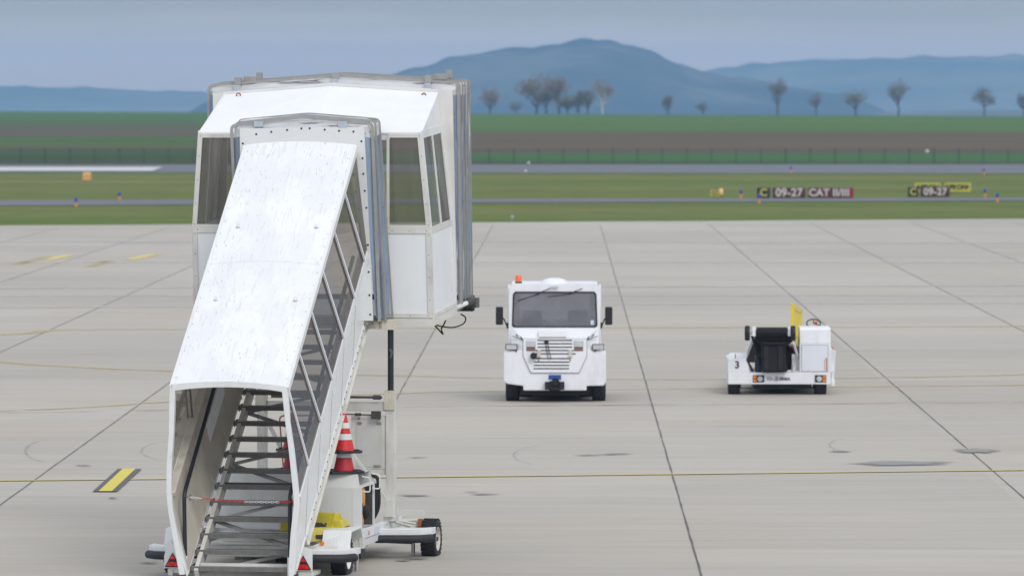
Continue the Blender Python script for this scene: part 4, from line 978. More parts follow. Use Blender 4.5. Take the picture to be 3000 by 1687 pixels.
# hoses
def hose(pts, r=.022, parent=ST, m=black, name='hose'):
    P_ = [Vector(p) for p in pts]; Q_ = []
    for i in range(len(P_)-1):
        for k in range(6):
            t = k/6; p0, p1, p2, p3 = P_[max(i-1, 0)], P_[i], P_[i+1], P_[min(i+2, len(P_)-1)]; Q_.append(.5*((2*p1)+(p2-p0)*t+(2*p0-5*p1+4*p2-p3)*t*t+(3*p1-p0-3*p2+p3)*t**3))
    Q_.append(P_[-1]); b = MB(); b.tube(Q_, r, 8); return b.build(name, m, parent, smooth=True)
for k in range(4):
    o_ = k*.028
    hose([(.60, 2.72, 1.12-o_*.3), (.85, 2.72, 1.115-o_*.3), (.96-o_*.5, 2.72, 1.07), (.975-o_*.6, 2.72, .95), (.975-o_*.6, 2.72, .72), (.93-o_, 2.7, .58), (.84-o_*.7, 2.66, .46), (.82-o_*.5, 2.6, .30), (.84-o_, 2.6, .2)] if k < 2 else
         [(.98-o_*.6, 2.7, 1.0), (.985-o_*.6, 2.7, .75), (.90-o_*.5, 2.7, .58), (.80, 2.66, .45), (.80+o_*.6, 2.6, .22)], .019)
hose([(1.06, 2.8, .47), (1.0, 2.75, .43), (.93, 2.7, .36), (.92, 2.65, .25)], .018)
# ---- chassis
deckz = .40
cz0 = .30
b = MB(); b.box(-.72, 1.0, .2, 3.9, cz0, deckz); b.build('chassis_deck', cream, ST, bevel=.01)
for x_ in (-.98, 1.02):
    b = MB(); poly = [(-.45, .36), (-.45, .50), (.5, .54), (2.6, .50), (4.0, .50), (4.0, .32), (1.0, .28), (.4, .28)]
    b.prism(poly, 'x', x_-.045, x_+.045); cm = b.build('chassis_beam', white, ST, bevel=.006)
    if x_ > 0:
        b = MB(); b.lathe([(.03, 0), (.028, .008), (0, .009)], 12, 'x', (x_+.046, 1.65, .45)); b.build('side_marker', amber, cm)
        b = MB(); b.box(x_+.046, x_+.049, 2.0, 2.35, .38, .48); b.build('data_label', mat('label_pale', (.62, .66, .72), .4), cm)
        b = MB(); b.box(x_+.046, x_+.05, .6, 3.9, .385, .392); b.build('seam', mat('seam_dark', (.3, .3, .3)), cm)
b = MB(); b.box(-1.1, 1.12, -.62, -.5, .30, .44); b.build('front_cross_member', cream, ST, bevel=.006)
b = MB(); b.box(-.60, 1.15, .45, .52, .42, .53); b.build('deck_rail', cream, ST, bevel=.004)
b = MB(); b.box(-1.50, 1.50, 2.98, 3.12, .22, .34); ax = b.build('rear_axle', cream, ST, bevel=.01)
for pp, r_ in (([(1.0, 3.3, .50), (1.42, 3.35, .42)], .016), ([(.95, 3.2, .42), (1.2, 3.25, .38), (1.42, 3.3, .40)], .014), ([(1.0, 3.4, .46), (1.42, 3.5, .48)], .022), ([(1.05, 2.9, .52), (1.44, 3.3, .36)], .02), ([(1.05, 2.95, .40), (1.36, 3.1, .34), (1.44, 3.3, .40)], .012)):
    b = MB(); b.tube(pp, r_, 8); b.build('steering_rod', cream, ax)
b = MB(); b.box(.95, 1.35, 3.8, 3.86, .52, .58); b.build('tow_bar', cream, ax)
b = MB(); b.box(1.44, 1.49, 2.95, 3.05, .38, .53); b.build('rusty_bracket', rust, ax)
b = MB(); b.tube([(1.04, 3.0, .25), (1.34, 3.02, .24)], .045, 10); b.box(1.0, 1.1, 2.95, 3.05, .24, .32); b.build('drive_unit', darksteel, ST)
# rear outrigger bumper right
def fender(name, pts, zlo, zhi, zr, dep, parent=ST):
    """white flange plate with a fat rubber tube in front; pts run along the front edge"""
    b = MB()
    for p, q in zip(pts, pts[1:]):
        b.hexa([(p[0], p[1], zlo), (q[0], q[1], zlo), (q[0], q[1]+dep, zlo), (p[0], p[1]+dep, zlo), (p[0], p[1], zhi), (q[0], q[1], zhi), (q[0], q[1]+dep, zhi), (p[0], p[1]+dep, zhi)])
    f_ = b.build(name, white, parent, bevel=.006)
    b = MB(); c = rnd_arc([(p[0], p[1]-.035, zr) for p in pts], .06, 4); b.tube(c, .052, 12); b.build('rubber_bumper', rubber, f_, smooth=True); return f_
fender('rear_bumper', [(1.02, 2.30), (1.58, 2.42), (1.70, 2.60)], .355, .44, .315, .26)
fender('front_bumper', [(.84, -.78), (1.24, -.72), (1.36, -.52)], .33, .41, .305, .30)
fender('front_bumper', [(-.93, -.78), (-1.14, -.75), (-1.26, -.60)], .36, .43, .315, .26)
# mudguards of the front wheels
for s_, xo in ((1, 1.10), (-1, -1.06)):
    b = MB(); a, c = (xo-.20, xo+.16) if s_ > 0 else (xo-.06, xo+.16)
    b.prism([(-.42, .405), (-.30, .62), (.28, .63), (.42, .46), (.40, .44), (.27, .605), (-.29, .595), (-.40, .405)], 'x', a, c); mg = b.build('mudguard', white, ST, bevel=.004)
    b = MB(); xi = (a if s_ > 0 else c-.012)
    b.box(xi, xi+.012, -.30, .30, .40, .60); b.build('guard_wall', cream, mg)
b = MB(); b.lathe([(.028, 0), (.026, .008), (0, .009)], 12, 'y', (.93, -.52, .47)); b.build('side_marker', amber, ST)
b = MB(); b.lathe([(.028, 0), (.026, .008), (0, .009)], 12, 'y', (-.93, -.52, .47)); b.build('side_marker', mat('lamp_clear', (.7, .7, .68), .2), ST)
b = MB(); b.prism([(.70, .40), (.88, .47), (1.10, .56), (1.10, .42), (.70, .30)], 'y', -.50, -.44); b.build('corner_plate', white, ST, bevel=.004)
# reflector plates with triangles
for x_, zc in ((.80, .265), (-.86, .275)):
    b = MB(); b.prism([(x_-.11, zc-.10), (x_+.115, zc-.10), (x_+.115, zc+.17), (x_-.06, zc+.22), (x_-.11, zc+.05)], 'y', -1.0, -.99); pl_ = b.build('reflector_plate', white, ST)
    b = MB(); b.prism([(x_-.10, zc-.085), (x_+.10, zc-.085), (x_, zc+.095)], 'y', -1.015, -1.002); b.build('reflector_backing', black, pl_)
    b = MB()
    def tri(cx, cz, r, flip=1):
        b.prism([(cx-r, cz-r*.52*flip), (cx+r, cz-r*.52*flip), (cx, cz+r*1.0*flip)], 'y', -1.021, -1.0155)
    tri(x_, zc+.035, .037); tri(x_-.046, zc-.052, .037); tri(x_+.046, zc-.052, .037); tri(x_, zc-.036, .037, -1)
    b.build('reflector_triangle', refl_red, pl_)
    b = MB(); b.box(x_-.07, x_+.13, -.98, -.6, zc-.16, zc-.11); b.box(x_-.06, x_+.0, -1.0, -.9, zc-.19, zc-.12); b.build('tow_bracket', cream, pl_)
# wheels
def make_wheel(parent, loc, R=.26, W=.20, rimc=white, name='wheel', lug=True, side=1, steer=0):
    w = MB(); prof = [(R*.60, -W*.44), (R*.72, -W*.5), (R*.93, -W*.47), (R*.985, -W*.40), (R, -W*.2), (R, W*.2), (R*.985, W*.40), (R*.93, W*.47), (R*.72, W*.5), (R*.60, W*.44)]
    w.lathe(prof, 40, 'x', (0, 0, 0), close=True); wh = w.build(name, tyrem, parent, smooth=True, loc=loc, rot=(0, 0, steer))
    if lug:
        b = MB(); nl = 26
        for k in range(nl):
            a = 2*pi*k/nl; da = .10
            for s_ in (-1, 1):
                P = []
                for rr in (R*.985, R*1.028):
                    for (x_, aa) in ((0.005*s_, a+da*1.0), (W*.47*s_, a-da*.4), (W*.47*s_, a+da*.65), (0.005*s_, a+da*2.1)):
                        aa += (.12 if s_ > 0 else 0); P.append((x_, rr*cos(aa), rr*sin(aa)))
                b.hexa(P)
        b.build('tread', tyrem, wh)
    b = MB(); b.lathe([(R*.60, W*.30*side), (R*.60, W*.46*side), (R*.55, W*.46*side), (R*.52, W*.2*side), (R*.25, W*.12*side), (R*.25, W*.3*side), (R*.18, W*.36*side), (0, W*.36*side)], 28, 'x')
    b.cur = 1
    for k in range(6):
        a = 2*pi*k/6; b.lathe([(.014, W*.12*side), (.014, W*.28*side)], 6, 'x', (0, R*.38*cos(a), R*.38*sin(a)))
    rm = b.build('rim', [rimc, darksteel], wh, smooth=True)
    b = MB(); b.lathe([(.03, W*.36*side), (.028, W*.46*side), (0, W*.46*side)], 12, 'x'); b.build('hub', darksteel, rm); return wh
make_wheel(ST, (1.07, 0, .267)); make_wheel(ST, (-1.07, 0, .267), side=-1)
make_wheel(ST, (1.60, 3.05, .267), rimc=mat('rim_cream', (.62, .58, .50), .5, var=.2, vscale=20, grime=.5)); make_wheel(ST, (-1.60, 3.05, .267), side=-1)
for s_ in (-1, 1):
    b = MB(); b.tube([(s_*.80, .0, .267), (s_*1.0, 0, .267)], .05, 10); b.build('stub_axle', darksteel, ST)
# jacks
for (x_, y_) in ((1.17, .42), (1.36, 3.05), (-1.17, .42), (-1.36, 3.05)):
    b = MB(); b.tube([(x_, y_, .03), (x_, y_, .28)], .026, 12); jk = b.build('stabiliser_jack', mat('chrome_leg', (.6, .6, .6), .25, metal=.8), ST, smooth=True)
    b = MB(); b.box(x_-.04, x_+.04, y_-.04, y_+.04, .28, .42); b.box(x_+.04, x_+.10, y_-.05, y_+.05, .34, .50); b.build('housing', cream, jk, bevel=.005)
    b = MB(); b.lathe([(.062, .052), (.066, .06), (.055, .085), (.03, .09), (0, .09)], 14, 'z', (x_, y_, -.04)); b.build('foot', rubber, jk, smooth=True)
b = MB(); b.prism([(.50, .30), (.78, .34), (.82, .25), (.55, .20)], 'x', 1.10, 1.20); b.build('rubber_stop', rubber, ST, bevel=.008)
b = MB(); b.prism([(.30, .44), (.62, .46), (.62, .36), (.40, .22), (.30, .22)], 'x', 1.07, 1.13); b.build('wheel_box', cream, ST, bevel=.004)
# ---- engine housing
EX0, EX1, EY0, EY1, EZ0, EZ1 = -.88, 1.06, 1.15, 1.95, .53, 1.22
b = MB(); b.add([(EX0, EY0, EZ0), (EX1, EY0, EZ0), (EX1, EY1, EZ0), (EX0, EY1, EZ0), (EX0, EY0, 1.05), (EX1, EY0, 1.05), (EX1, EY1, 1.05), (EX0, EY1, 1.05), (EX0, EY0+.05, EZ1), (EX1-.04, EY0+.05, EZ1), (EX1-.04, EY1, EZ1), (EX0, EY1, EZ1)],
    [(0, 1, 5, 4), (4, 5, 9, 8), (8, 9, 10, 11), (3, 2, 6, 7), (7, 6, 10, 11), (0, 3, 7, 4), (4, 7, 11, 8), (0, 3, 2, 1)])
eh = b.build('engine_housing', mat('housing_white', (.72, .725, .70), .45, var=.05, vscale=2, grime=.35, spots=[((.12, .12, .1), .26, 12, (1, 1, .7), .8)]), ST)
b = MB(); b.box(EX1-.004, EX1+.02, EY0-.005, EY0+.03, EZ0-.01, 1.05); b.box(EX1-.004, EX1+.02, EY1-.04, EY1, EZ0, 1.05); b.box(EX1-.04, EX1+.01, EY0+.03, EY1, 1.05, 1.08); b.box(EX1-.10, EX1+.012, EY0-.006, EY0-.001, EZ0, 1.05); b.box(EX0, EX1+.01, EY0-.008, EY0-.001, EZ0-.01, EZ0+.05)
b.build('door_frame', white, eh)
b = MB(); b.box(EX1-.55, EX1-.5, EY0+.02, EY1-.02, EZ0+.01, 1.03); b.box(EX1-.5, EX1-.0, EY1-.06, EY1-.045, EZ0+.01, 1.03); b.build('inner_wall', darksteel, eh)
b = MB(); b.prism([(EY0+.04, .56), (EY0+.26, .56), (EY0+.36, .7), (EY0+.38, 1.0), (EY0+.28, 1.05), (EY0+.04, 1.05)], 'x', EX1-.22, EX1-.012); b.build('orange_guard', orange, eh, bevel=.01)
b = MB(); b.lathe([(.0, 0), (.07, 0), (.085, .02), (.085, .08), (.04, .11), (0, .11)], 14, 'x', (EX1-.05, EY0+.30, .72)); b.box(EX1-.12, EX1-.01, EY0+.10, EY0+.24, .70, .84); b.build('pump', rubber_mid, eh, smooth=False)
hose([(EX1-.02, EY0+.26, .78), (EX1+.0, EY0+.36, .70), (EX1-.03, EY0+.30, .58), (EX1-.06, EY0+.2, .54)], .012, eh)
for y_ in (EY0+.10, EY1-.10):
    b = MB(); b.tube(rnd_arc([(EX1+.01, y_, 1.0), (EX1+.10, y_+.03, .99), (EX1+.10, y_+.03, 1.17), (EX1+.0, y_, 1.19)], .03), .009, 6); b.build('grab_handle', white, eh, smooth=True)
# equipment under the flight: conduits, hydraulic block, low tank
b = MB(); b.box(-.55, .75, 1.02, 1.12, .12, .52); ub = b.build('valve_box', mat('box_grey', (.50, .50, .47), .5, var=.1, grime=.3), ST)
for k in range(4):
    z_ = .50-.035*k; hose([(-.42+.05*k, 1.0, .13), (-.42+.05*k, 1.0, z_-.08), (-.38+.05*k, 1.0, z_-.02), (-.30+.05*k, 1.0, z_), (.1, 1.0, z_), (.5+.02*k, 1.0, z_)], .009, ub, steel, 'conduit')
b = MB(); b.box(-.14, -.06, .98, 1.0, .46, .52); b.box(-.14, -.06, .98, 1.0, .385, .44); b.build('conduit_clip', steel, ub)
hose([(-.03, .9, .25), (-.02, .85, .44), (.05, .8, .47), (.1, .85, .38), (.2, .85, .36), (.45, .85, .36), (.52, .85, .40), (.45, .85, .44), (.3, .85, .40)], .022)
b = MB(); b.box(.10, .42, .5, .8, .14, .30); b.build('battery_box', rubber_mid, ST, bevel=.01)
b = MB(); b.tube([(-.35, 1.05, .655), (-.10, 1.05, .655)], .018, 8); b.box(-.10, -.04, 1.0, 1.1, .61, .68); b.build('latch_lever', mat('latch', (.7, .6, .5), .5, var=.2), ST)
for k in range(4):
    hose([(.38+.05*k, 1.05, .93), (.36+.045*k-.02*(k == 0), 1.0, .80), (.34+.05*k, .98, .68), (.36+.05*k, 1.0, .57)], .011 if k < 3 else .02)
b = MB(); b.box(-.62, .62, .62, .70, .215, .25); b.build('lower_rail', cream, ST)

# ------------------------------------------------------------------ loose things on the stairs' chassis
def stworld(x_, y_, z_):
    a = radians(-10); return (-3.83+x_*cos(a)-y_*sin(a), 71.25+x_*sin(a)+y_*cos(a), z_)
def cone(x_, y_, z_, rz_, label, low=False, K=None):
    root = empty('traffic_cone', stworld(x_, y_, z_), rz_, label, 'traffic cone', 'traffic cones standing on the engine housing')
    b = MB(); K = 1.25 if low else 1.0; b.prism([(K*px, K*py) for px, py in [(-.19, -.15), (-.15, -.19), (.15, -.19), (.19, -.15), (.19, .15), (.15, .19), (-.15, .19), (-.19, .15)]], 'z', 0, .035)
    for sx in (-1, 1):
        for sy_ in (-1, 1): b.box(sx*.12-.03, sx*.12+.03, sy_*.12-.03, sy_*.12+.03, .035, .048)
    b.build('base', rubber, root, bevel=.006)
    rr = lambda h: .135-.105*((h-.035)/.465)
    bands = [(.035, .17, 0), (.17, .245, 1), (.245, .315, 0), (.315, .385, 1), (.385, .50, 0)] if not low else [(.035, .20, 0), (.20, .36, 1), (.36, .50, 0)]
    b = MB(); b.lathe([(rr(.035)+.012, .035), (rr(.045), .045)]+[(rr(h), h) for h in (.1, .2, .3, .4, .46)]+[(.032, .49), (.026, .505), (.0, .506)], 28); body = b.build('cone_body', cone_dirty if low else cone_red, root, smooth=True)
    for h0, h1, w in bands:
        if w:
            b = MB(); b.lathe([(rr(h0), h0), (rr(h0)+.0035, h0+.001), (rr(h1)+.0035, h1-.001), (rr(h1), h1)], 28); b.build('white_band', cone_white, body, smooth=True)
    return root
CX, CYY = .80, 1.38
cone(CX, CYY, EZ1+.002, .2, 'lower cone of the stack beside the white mast, partly covered by another cone', True)
cone(CX, CYY, EZ1+.26, .5, 'red and white cone topping the stack beside the tank panel')
cone(.10, CYY+.15, EZ1+.002, .1, 'lower cone of the stack seen through the treads of the stairs', True)
cone(.10, CYY+.15, EZ1+.26, .3, 'upper cone of the stack seen through the treads of the stairs')
for (x_, y_, z_, r_) in ((.45, 1.5, EZ1+.003, .0),):
    root = empty('yellow_pole_rack', stworld(x_, y_, z_), radians(-10), 'orange and black striped upright rack behind the cone stack', 'barrier rack')
    b = MB()
    for k in range(6):
        b.cur = k % 2; b.box(-.03, .03, -.03, .03, .02+.08*k, .02+.08*(k+1))
    b.build('striped_post', [orange, black], root)
    b = MB(); b.box(-.06, .10, -.06, .06, 0, .02); b.tube([(0.03, 0, .30), (.10, 0, .30)], .012, 6); b.tube([(0.03, 0, .22), (.10, 0, .22)], .012, 6); b.build('base', orange, root)
def chock(x_, y_, z_, rot, label, L=.34, W=.20, Hh=.18):
    root = empty('wheel_chock', stworld(x_, y_, z_), rot, label, 'wheel chock', 'yellow wheel chocks lying on the chassis')
    b = MB(); b.prism([(-W/2, 0), (W/2, 0), (W/2*.45, Hh), (-W/2*.45, Hh)], 'x', -L/2, L/2); bd = b.build('body', chock_y, root, bevel=.008)
    b = MB(); b.box(-L*.3, L*.3, -W/2*.80-.02, -W/2*.70, Hh*.22, Hh*.50); b.build('dark_recess', darksteel, bd)
    b = MB(); b.tube([(L*.2, -W/2*.75, Hh*.4), (L*.25, -W/2-.02, Hh*.5), (L*.3, -W/2*.75, Hh*.4)], .007, 6); b.build('handle', steel, bd); return root
chock(.76, .25, .56, radians(-30), 'yellow wheel chock leaning on top of the others beside the right stringer', .48, .30, .24)
chock(.86, .05, .46, radians(12), 'long yellow wheel chock lying at the front of the heap on the chassis', .50, .24, .17)
chock(1.0, .22, .55, radians(75), 'yellow wheel chock set crosswise at the right end of the heap', .32, .24, .17)
chock(.40, .60, .54, radians(5), 'yellow wheel chock seen behind the treads of the stairs', .50, .22, .14)

# ================================================================== white tow tractor
TT = empty('tow_tractor', (-.17, 111.3, 0), 0, 'white airport tow tractor with a wide windscreen and an amber beacon, facing the camera', 'tow tractor')
TX = lambda zx: (zx-706)/517.0
TZ = lambda zy: (1370-zy)/517.0
b = MB()   # wide lower body with wheel arches cut by stepped bottom
b.prism([(-.62, .28), (.62, .28), (.62, .37), (.96, .375), (1.004, .46), (1.004, 1.035), (.80, 1.06), (-.80, 1.06), (-1.004, 1.035), (-1.004, .46), (-.93, .41), (-.62, .37)], 'y', 0, .25)
bd = b.build('front_body', veh_white, TT, bevel=.02)
b = MB(); b.box(-.62, .62, .25, 3.3, .30, .9); b.box(-1.0, 1.0, .25, .35, .6, 1.03); b.box(-1.0, 1.0, 1.05, 1.6, .40, 1.03); b.box(-1.0, 1.0, 2.6, 3.3, .5, 1.0); b.box(-1.0, 1.0, .35, 3.3, .90, 1.03); b.build('rear_body', veh_white, TT, bevel=.02)
b = MB(); b.box(-.68, .68, .35, 3.2, .17, .30); b.build('underframe', black, TT)  # made wide and low to block light and deepen the shadow underneath
# bonnet panel
b = MB(); b.prism([(-.62, 1.29), (.62, 1.29), (.62, .96), (.47, .63), (-.47, .63), (-.62, .96)], 'y', -.035, -.002); bn = b.build('grille_panel', veh_white, TT, bevel=.008)
b = MB(); b.frame([(-.63, 1.30), (.63, 1.30), (.63, .955), (.478, .62), (-.478, .62), (-.63, .955)], [(-.62, 1.29), (.62, 1.29), (.62, .96), (.47, .63), (-.47, .63), (-.62, .96)], 'y', -.012, -.003); b.build('panel_gap', mat('seam_dark', (.3, .3, .3)), bn)
for zy, x0, x1 in ((716, 530, 880), (750, 530, 880), (785, 530, 880), (818, 510, 895), (852, 500, 915), (900, 490, 850), (935, 490, 850), (969, 490, 850), (1002, 490, 850)):
    b = MB(); b.box(TX(x0), TX(x1), -.040, -.036, TZ(zy)-.0105, TZ(zy)+.0105); b.build('grille_slot', hole, bn)
for x0, x1 in ((420, 505), (903, 988)):
    b = MB(); b.box(TX(x0)-.008, TX(x1)+.008, -.042, -.036, 1.055, 1.262); vn = b.build('side_vent', mat('vent_grey', (.35, .35, .36), .5), bn)
    for k in range(5):
        b = MB(); b.box(TX(x0), TX(x1), -.056, -.043, 1.07+.04*k, 1.092+.04*k); b.build('louvre', veh_white if k > 1 else mat('red_brown', (.22, .07, .06)), vn)
b = MB(); b.lathe([(.0, -.02), (.055, -.02), (.065, .0), (.065, .10), (0, .10)], 14, 'y', (TX(490), -.14, TZ(872))); b.build('power_socket', rubber_mid, bn, smooth=True)
hose([(TX(615), -.05, TZ(740)), (TX(620), -.06, TZ(800)), (TX(640), -.06, TZ(895)), (TX(665), -.06, TZ(890)), (TX(645), -.06, TZ(820)), (TX(635), -.05, TZ(745))], .006, bn, black, 'cable')
b = MB(); b.box(TX(600), TX(640), -.06, -.036, TZ(750), TZ(712)); b.build('cable_holder', black, bn)
for x_ in (545, 862):
    b = MB(); b.box(TX(x_-18), TX(x_+18), -.07, -.036, TZ(885), TZ(810)); b.build('catch', mat('catch_beige', (.62, .55, .47), .5), bn)
    hose([(TX(x_), -.05, TZ(885)), (TX(x_-5), -.05, TZ(930))], .006, bn, black, 'strap')
b = MB(); b.box(-.32, .23, -.02, .1, 1.33, 1.45); b.build('blank_plate', mat('plate_bright', (.88, .88, .88), .35), TT, bevel=.005)
# cowl between bonnet and windscreen
b = MB(); b.add([(-.86, .10, 1.06), (.86, .10, 1.06), (.86, .22, 1.52), (-.86, .22, 1.52), (-.62, .0, 1.06), (.62, .0, 1.06), (.62, -.005, 1.29), (-.62, -.005, 1.29)], [(0, 1, 2, 3), (4, 5, 6, 7), (7, 6, 2, 3), (0, 4, 7, 3), (5, 1, 2, 6)]); b.build('cowl', veh_white, TT)
# cab
fw = [(-.915, 1.03), (.895, 1.03), (.885, 2.28), (.81, 2.37), (-.84, 2.37), (-.90, 2.28)]
iw = [(-.835, 1.52), (.825, 1.52), (.80, 2.17), (.76, 2.205), (-.77, 2.205), (-.815, 2.17)]
b = MB(); b.frame(fw, iw, 'y', .20, .27); cab = b.build('cab_front', veh_white, TT, bevel=.01)
b = MB()
b.prism([(.27, 2.28), (.27, 2.35), (1.75, 2.37), (1.85, 2.28)], 'x', -.86, .84); b.build('cab_roof', veh_white, TT, bevel=.03)
for s_, x_ in ((-1, -.905), (1, .885)):
    b = MB(); b.prism([(.27, 1.03), (1.85, 1.03), (1.85, 1.45), (.27, 1.45)], 'x', x_-.02, x_+.02); b.box(x_-.02, x_+.02, .27, .34, 1.45, 2.3); b.box(x_-.02, x_+.02, 1.75, 1.85, 1.45, 2.3); b.box(x_-.02, x_+.02, .34, 1.75, 2.16, 2.3)
    dr = b.build('cab_door', veh_white, TT)
    b = MB(); b.box(x_-.004, x_+.004, .34, 1.75, 1.45, 2.16); b.build('door_window', glass_veh, dr)
b = MB(); b.box(-.90, .88, 1.82, 1.86, 1.03, 1.60); b.box(-.90, .88, 1.82, 1.86, 2.1, 2.3); b.box(-.90, -.7, 1.82, 1.86, 1.6, 2.1); b.box(.68, .88, 1.82, 1.86, 1.6, 2.1); b.build('cab_rear', veh_white, TT)
b = MB(); ws = [(-.83, 1.56), (-.79, 1.522), (.78, 1.522), (.82, 1.56), (.80, 2.15), (.755, 2.20), (-.765, 2.20), (-.81, 2.15)]
b.prism(ws, 'y', .205, .215); wsn = b.build('windscreen', glass_veh, TT)
b = MB(); wo = [(p[0]*1.018, 1.86+(p[1]-1.86)*1.035) for p in ws]; wi = [(p[0]*.985, 1.86+(p[1]-1.86)*.97) for p in ws]; b.frame(wo, wi, 'y', .188, .20); b.build('rubber_seal', black, wsn)
b = MB(); b.box(.70, .765, .196, .2035, 1.56, 1.65); b.build('sticker', mat('sticker_pale', (.55, .68, .70), .4), wsn)
for x0, x1, zt0, zt1 in ((655, 330, 195, 318), (985, 640, 195, 278)):
    b = MB(); b.tube([(TX(x0), .16, TZ(zt0)), (TX((x0+x1)/2+20), .17, TZ(zt0+58))], .008, 6); b.tube([(TX((x0+x1)/2+60), .18, TZ(zt0+55)), (TX(x1), .19, TZ(zt1))], .007, 6); b.build('wiper', black, TT)
for x_ in (-.46, .46):
    b = MB(); b.box(x_-.21, x_+.21, .9, 1.35, .95, 1.15); b.prism([(1.2, 1.15), (1.35, 1.15), (1.45, 1.80), (1.33, 1.80)], 'x', x_-.20, x_+.20); b.build('seat', seat_m, TT, bevel=.03)
b = MB(); b.lathe([(.19, -.012), (.205, 0), (.19, .012)], 24, 'z', (0, 0, 0), close=False); b.build('steering_wheel', black, TT, loc=(.46, .62, 1.55), rot=(radians(50), 0, 0))
b = MB(); b.prism([(.30, 1.40), (.60, 1.46), (.60, 1.2), (.30, 1.2)], 'x', -.85, .83); b.build('dashboard', rubber_mid, TT)
b = MB(); b.lathe([(0, .115), (.10, .112), (.20, .085), (.27, .03), (.285, 0)], 24, 'z', (-.01, .55, 2.355)); b.build('roof_dome', veh_white, TT, smooth=True)
b = MB(); b.box(-.09, .07, .13, .2, 2.295, 2.335); b.build('roof_hinge', mat('hinge_pale', (.65, .66, .68)), TT)
b = MB(); b.lathe([(.065, 0), (.062, .10), (.045, .125), (0, .13)], 16, 'z', (-.715, .45, 2.40)); bc = b.build('beacon', mat('beacon_orange', (.85, .17, .05), .25), TT, smooth=True)
b = MB(); b.lathe([(.07, 0), (.07, .03)], 16, 'z', (-.715, .45, 2.365)); b.build('beacon_base', black, bc)
for s_, x0 in ((-1, -1.09), (1, 1.052)):
    b = MB(); b.box(x0-.07, x0+.075, .12, .18, 1.56, 1.915); mr_ = b.build('wing_mirror', black, TT, bevel=.025)
    b = MB(); xe = -.93 if s_ < 0 else .91
    b.tube(rnd_arc([(x0, .18, 1.70), ((x0+xe)/2, .2, 1.70), (xe, .24, 1.50)], .05), .013, 6); b.box(xe-.02, xe+.02, .22, .28, 1.49, 1.60); b.build('mirror_arm', black, mr_)
for s_, x0 in ((-1, TX(265)), (1, TX(1145))):
    b = MB(); b.box(x0-.118, x0+.118, -.03, .06, 1.072, 1.19); hl = b.build('headlight', black, TT, bevel=.008)
    b = MB(); b.box(x0-.103, x0+.103, -.036, -.031, 1.085, 1.178); b.build('lens', lamp_m, hl)
    b = MB(); b.beam((TX(275) if s_ < 0 else TX(1140), .07, TZ(675)), (TX(385) if s_ < 0 else TX(1030), .0, TZ(712)), .012, .012); b.box(x0+.08*s_*-1, x0+.08*s_*-1+.03, -.02, .0, 1.04, 1.07); b.beam((TX(310) if s_ < 0 else TX(1100), .05, TZ(658)), (TX(330) if s_ < 0 else TX(1080), .04, TZ(678)), .02, .02); b.beam((TX(358) if s_ < 0 else TX(1052), .0, TZ(680)), (TX(382) if s_ < 0 else TX(1028), -.02, TZ(715)), .02, .02); b.build('bonnet_stay', darksteel, TT)
b = MB(); b.box(TX(642), TX(768), -.012, -.002, TZ(1112), TZ(1066)); b.build('blue_plate', blue_pl, TT)
b = MB(); b.box(TX(605), TX(650), -.16, -.0, TZ(1212), TZ(1135)); b.box(TX(752), TX(802), -.16, 0, TZ(1212), TZ(1135)); b.box(TX(648), TX(755), -.12, 0, TZ(1225), TZ(1128)); b.lathe([(.075, -.05), (.075, .09)], 14, 'y', (TX(712), -.1, TZ(1135))); b.lathe([(.11, 0), (.11, .03)], 14, 'z', (TX(712), -.14, TZ(1215))); b.build('tow_hitch', rubber_mid, TT, bevel=.006)
def vw(root, x_, y_, R, W, side=1, rim=darksteel): return make_wheel(root, (x_, y_, R), R, W, rim, lug=False, side=side)
for x_, sd_ in ((-.835, -1), (.865, 1)): vw(TT, x_, .72, .34, .27, sd_)
for x_, sd_ in ((-.60, -1), (.62, 1)): vw(TT, x_, 2.25, .34, .27, sd_)
for s_ in (-1, 1):
    b = MB(); b.lathe([(.008, 0), (.008, .12)], 6, 'x', (.90 if s_ > 0 else -1.02, .4, 1.4)); b.build('door_handle', veh_white, TT)

# ================================================================== belt loader
BLD = empty('belt_loader', (4.33, 114.1, 0), 0, 'low white belt loader with a raised black conveyor and a yellow side guard', 'belt loader')
BX = lambda zx: (zx-842)/662.0
BZ = lambda zy: (1330-zy)/662.0
b = MB(); b.box(-1.03, 1.03, 0, .22, .264, .50); b.box(-.60, 1.03, .22, 3.6, .28, .42); fb = b.build('front_beam', veh_white, BLD, bevel=.012)
b = MB(); b.prism([(-1.03, .50), (-.59, .50), (-.665, .77), (-1.03, .77)], 'y', 0, .1); b.box(-1.03, -.70, .1, 1.7, .30, .77); b.hexa([(-1.03, 0, .77), (-.665, 0, .77), (-.60, 1.7, .77), (-1.0, 1.7, .77), (-1.03, 0.01, .775), (-.665, 0.01, .775), (-.58, 1.7, .82), (-.93, 1.7, .82)]); fd = b.build('left_fender', veh_white, BLD, bevel=.012)
text_mesh('fleet_number', '3', .20, black, fd, (BX(281), -.006, BZ(900)), (pi/2, 0, 0), .003, bold=.004)
b = MB(); b.tube([(-.88, .12, .77), (-.88, .12, .87)], .012, 6); b.build('marker_stick', mat('stick_pink', (.7, .15, .2), .4), fd)
b = MB(); b.prism([(-.67, .77), (-.64, .77), (-.50, .53), (-.56, .51)], 'y', -.01, .01); b.build('dark_edge', rubber_mid, fd)
b = MB(); b.box(.405, 1.03, .02, 1.0, .50, 1.08); b.prism([(.02, 1.08), (1.0, 1.08), (1.0, 1.40), (.10, 1.40), (.04, 1.36)], 'x', .41, 1.03); eb = b.build('engine_box', veh_white, BLD, bevel=.012)
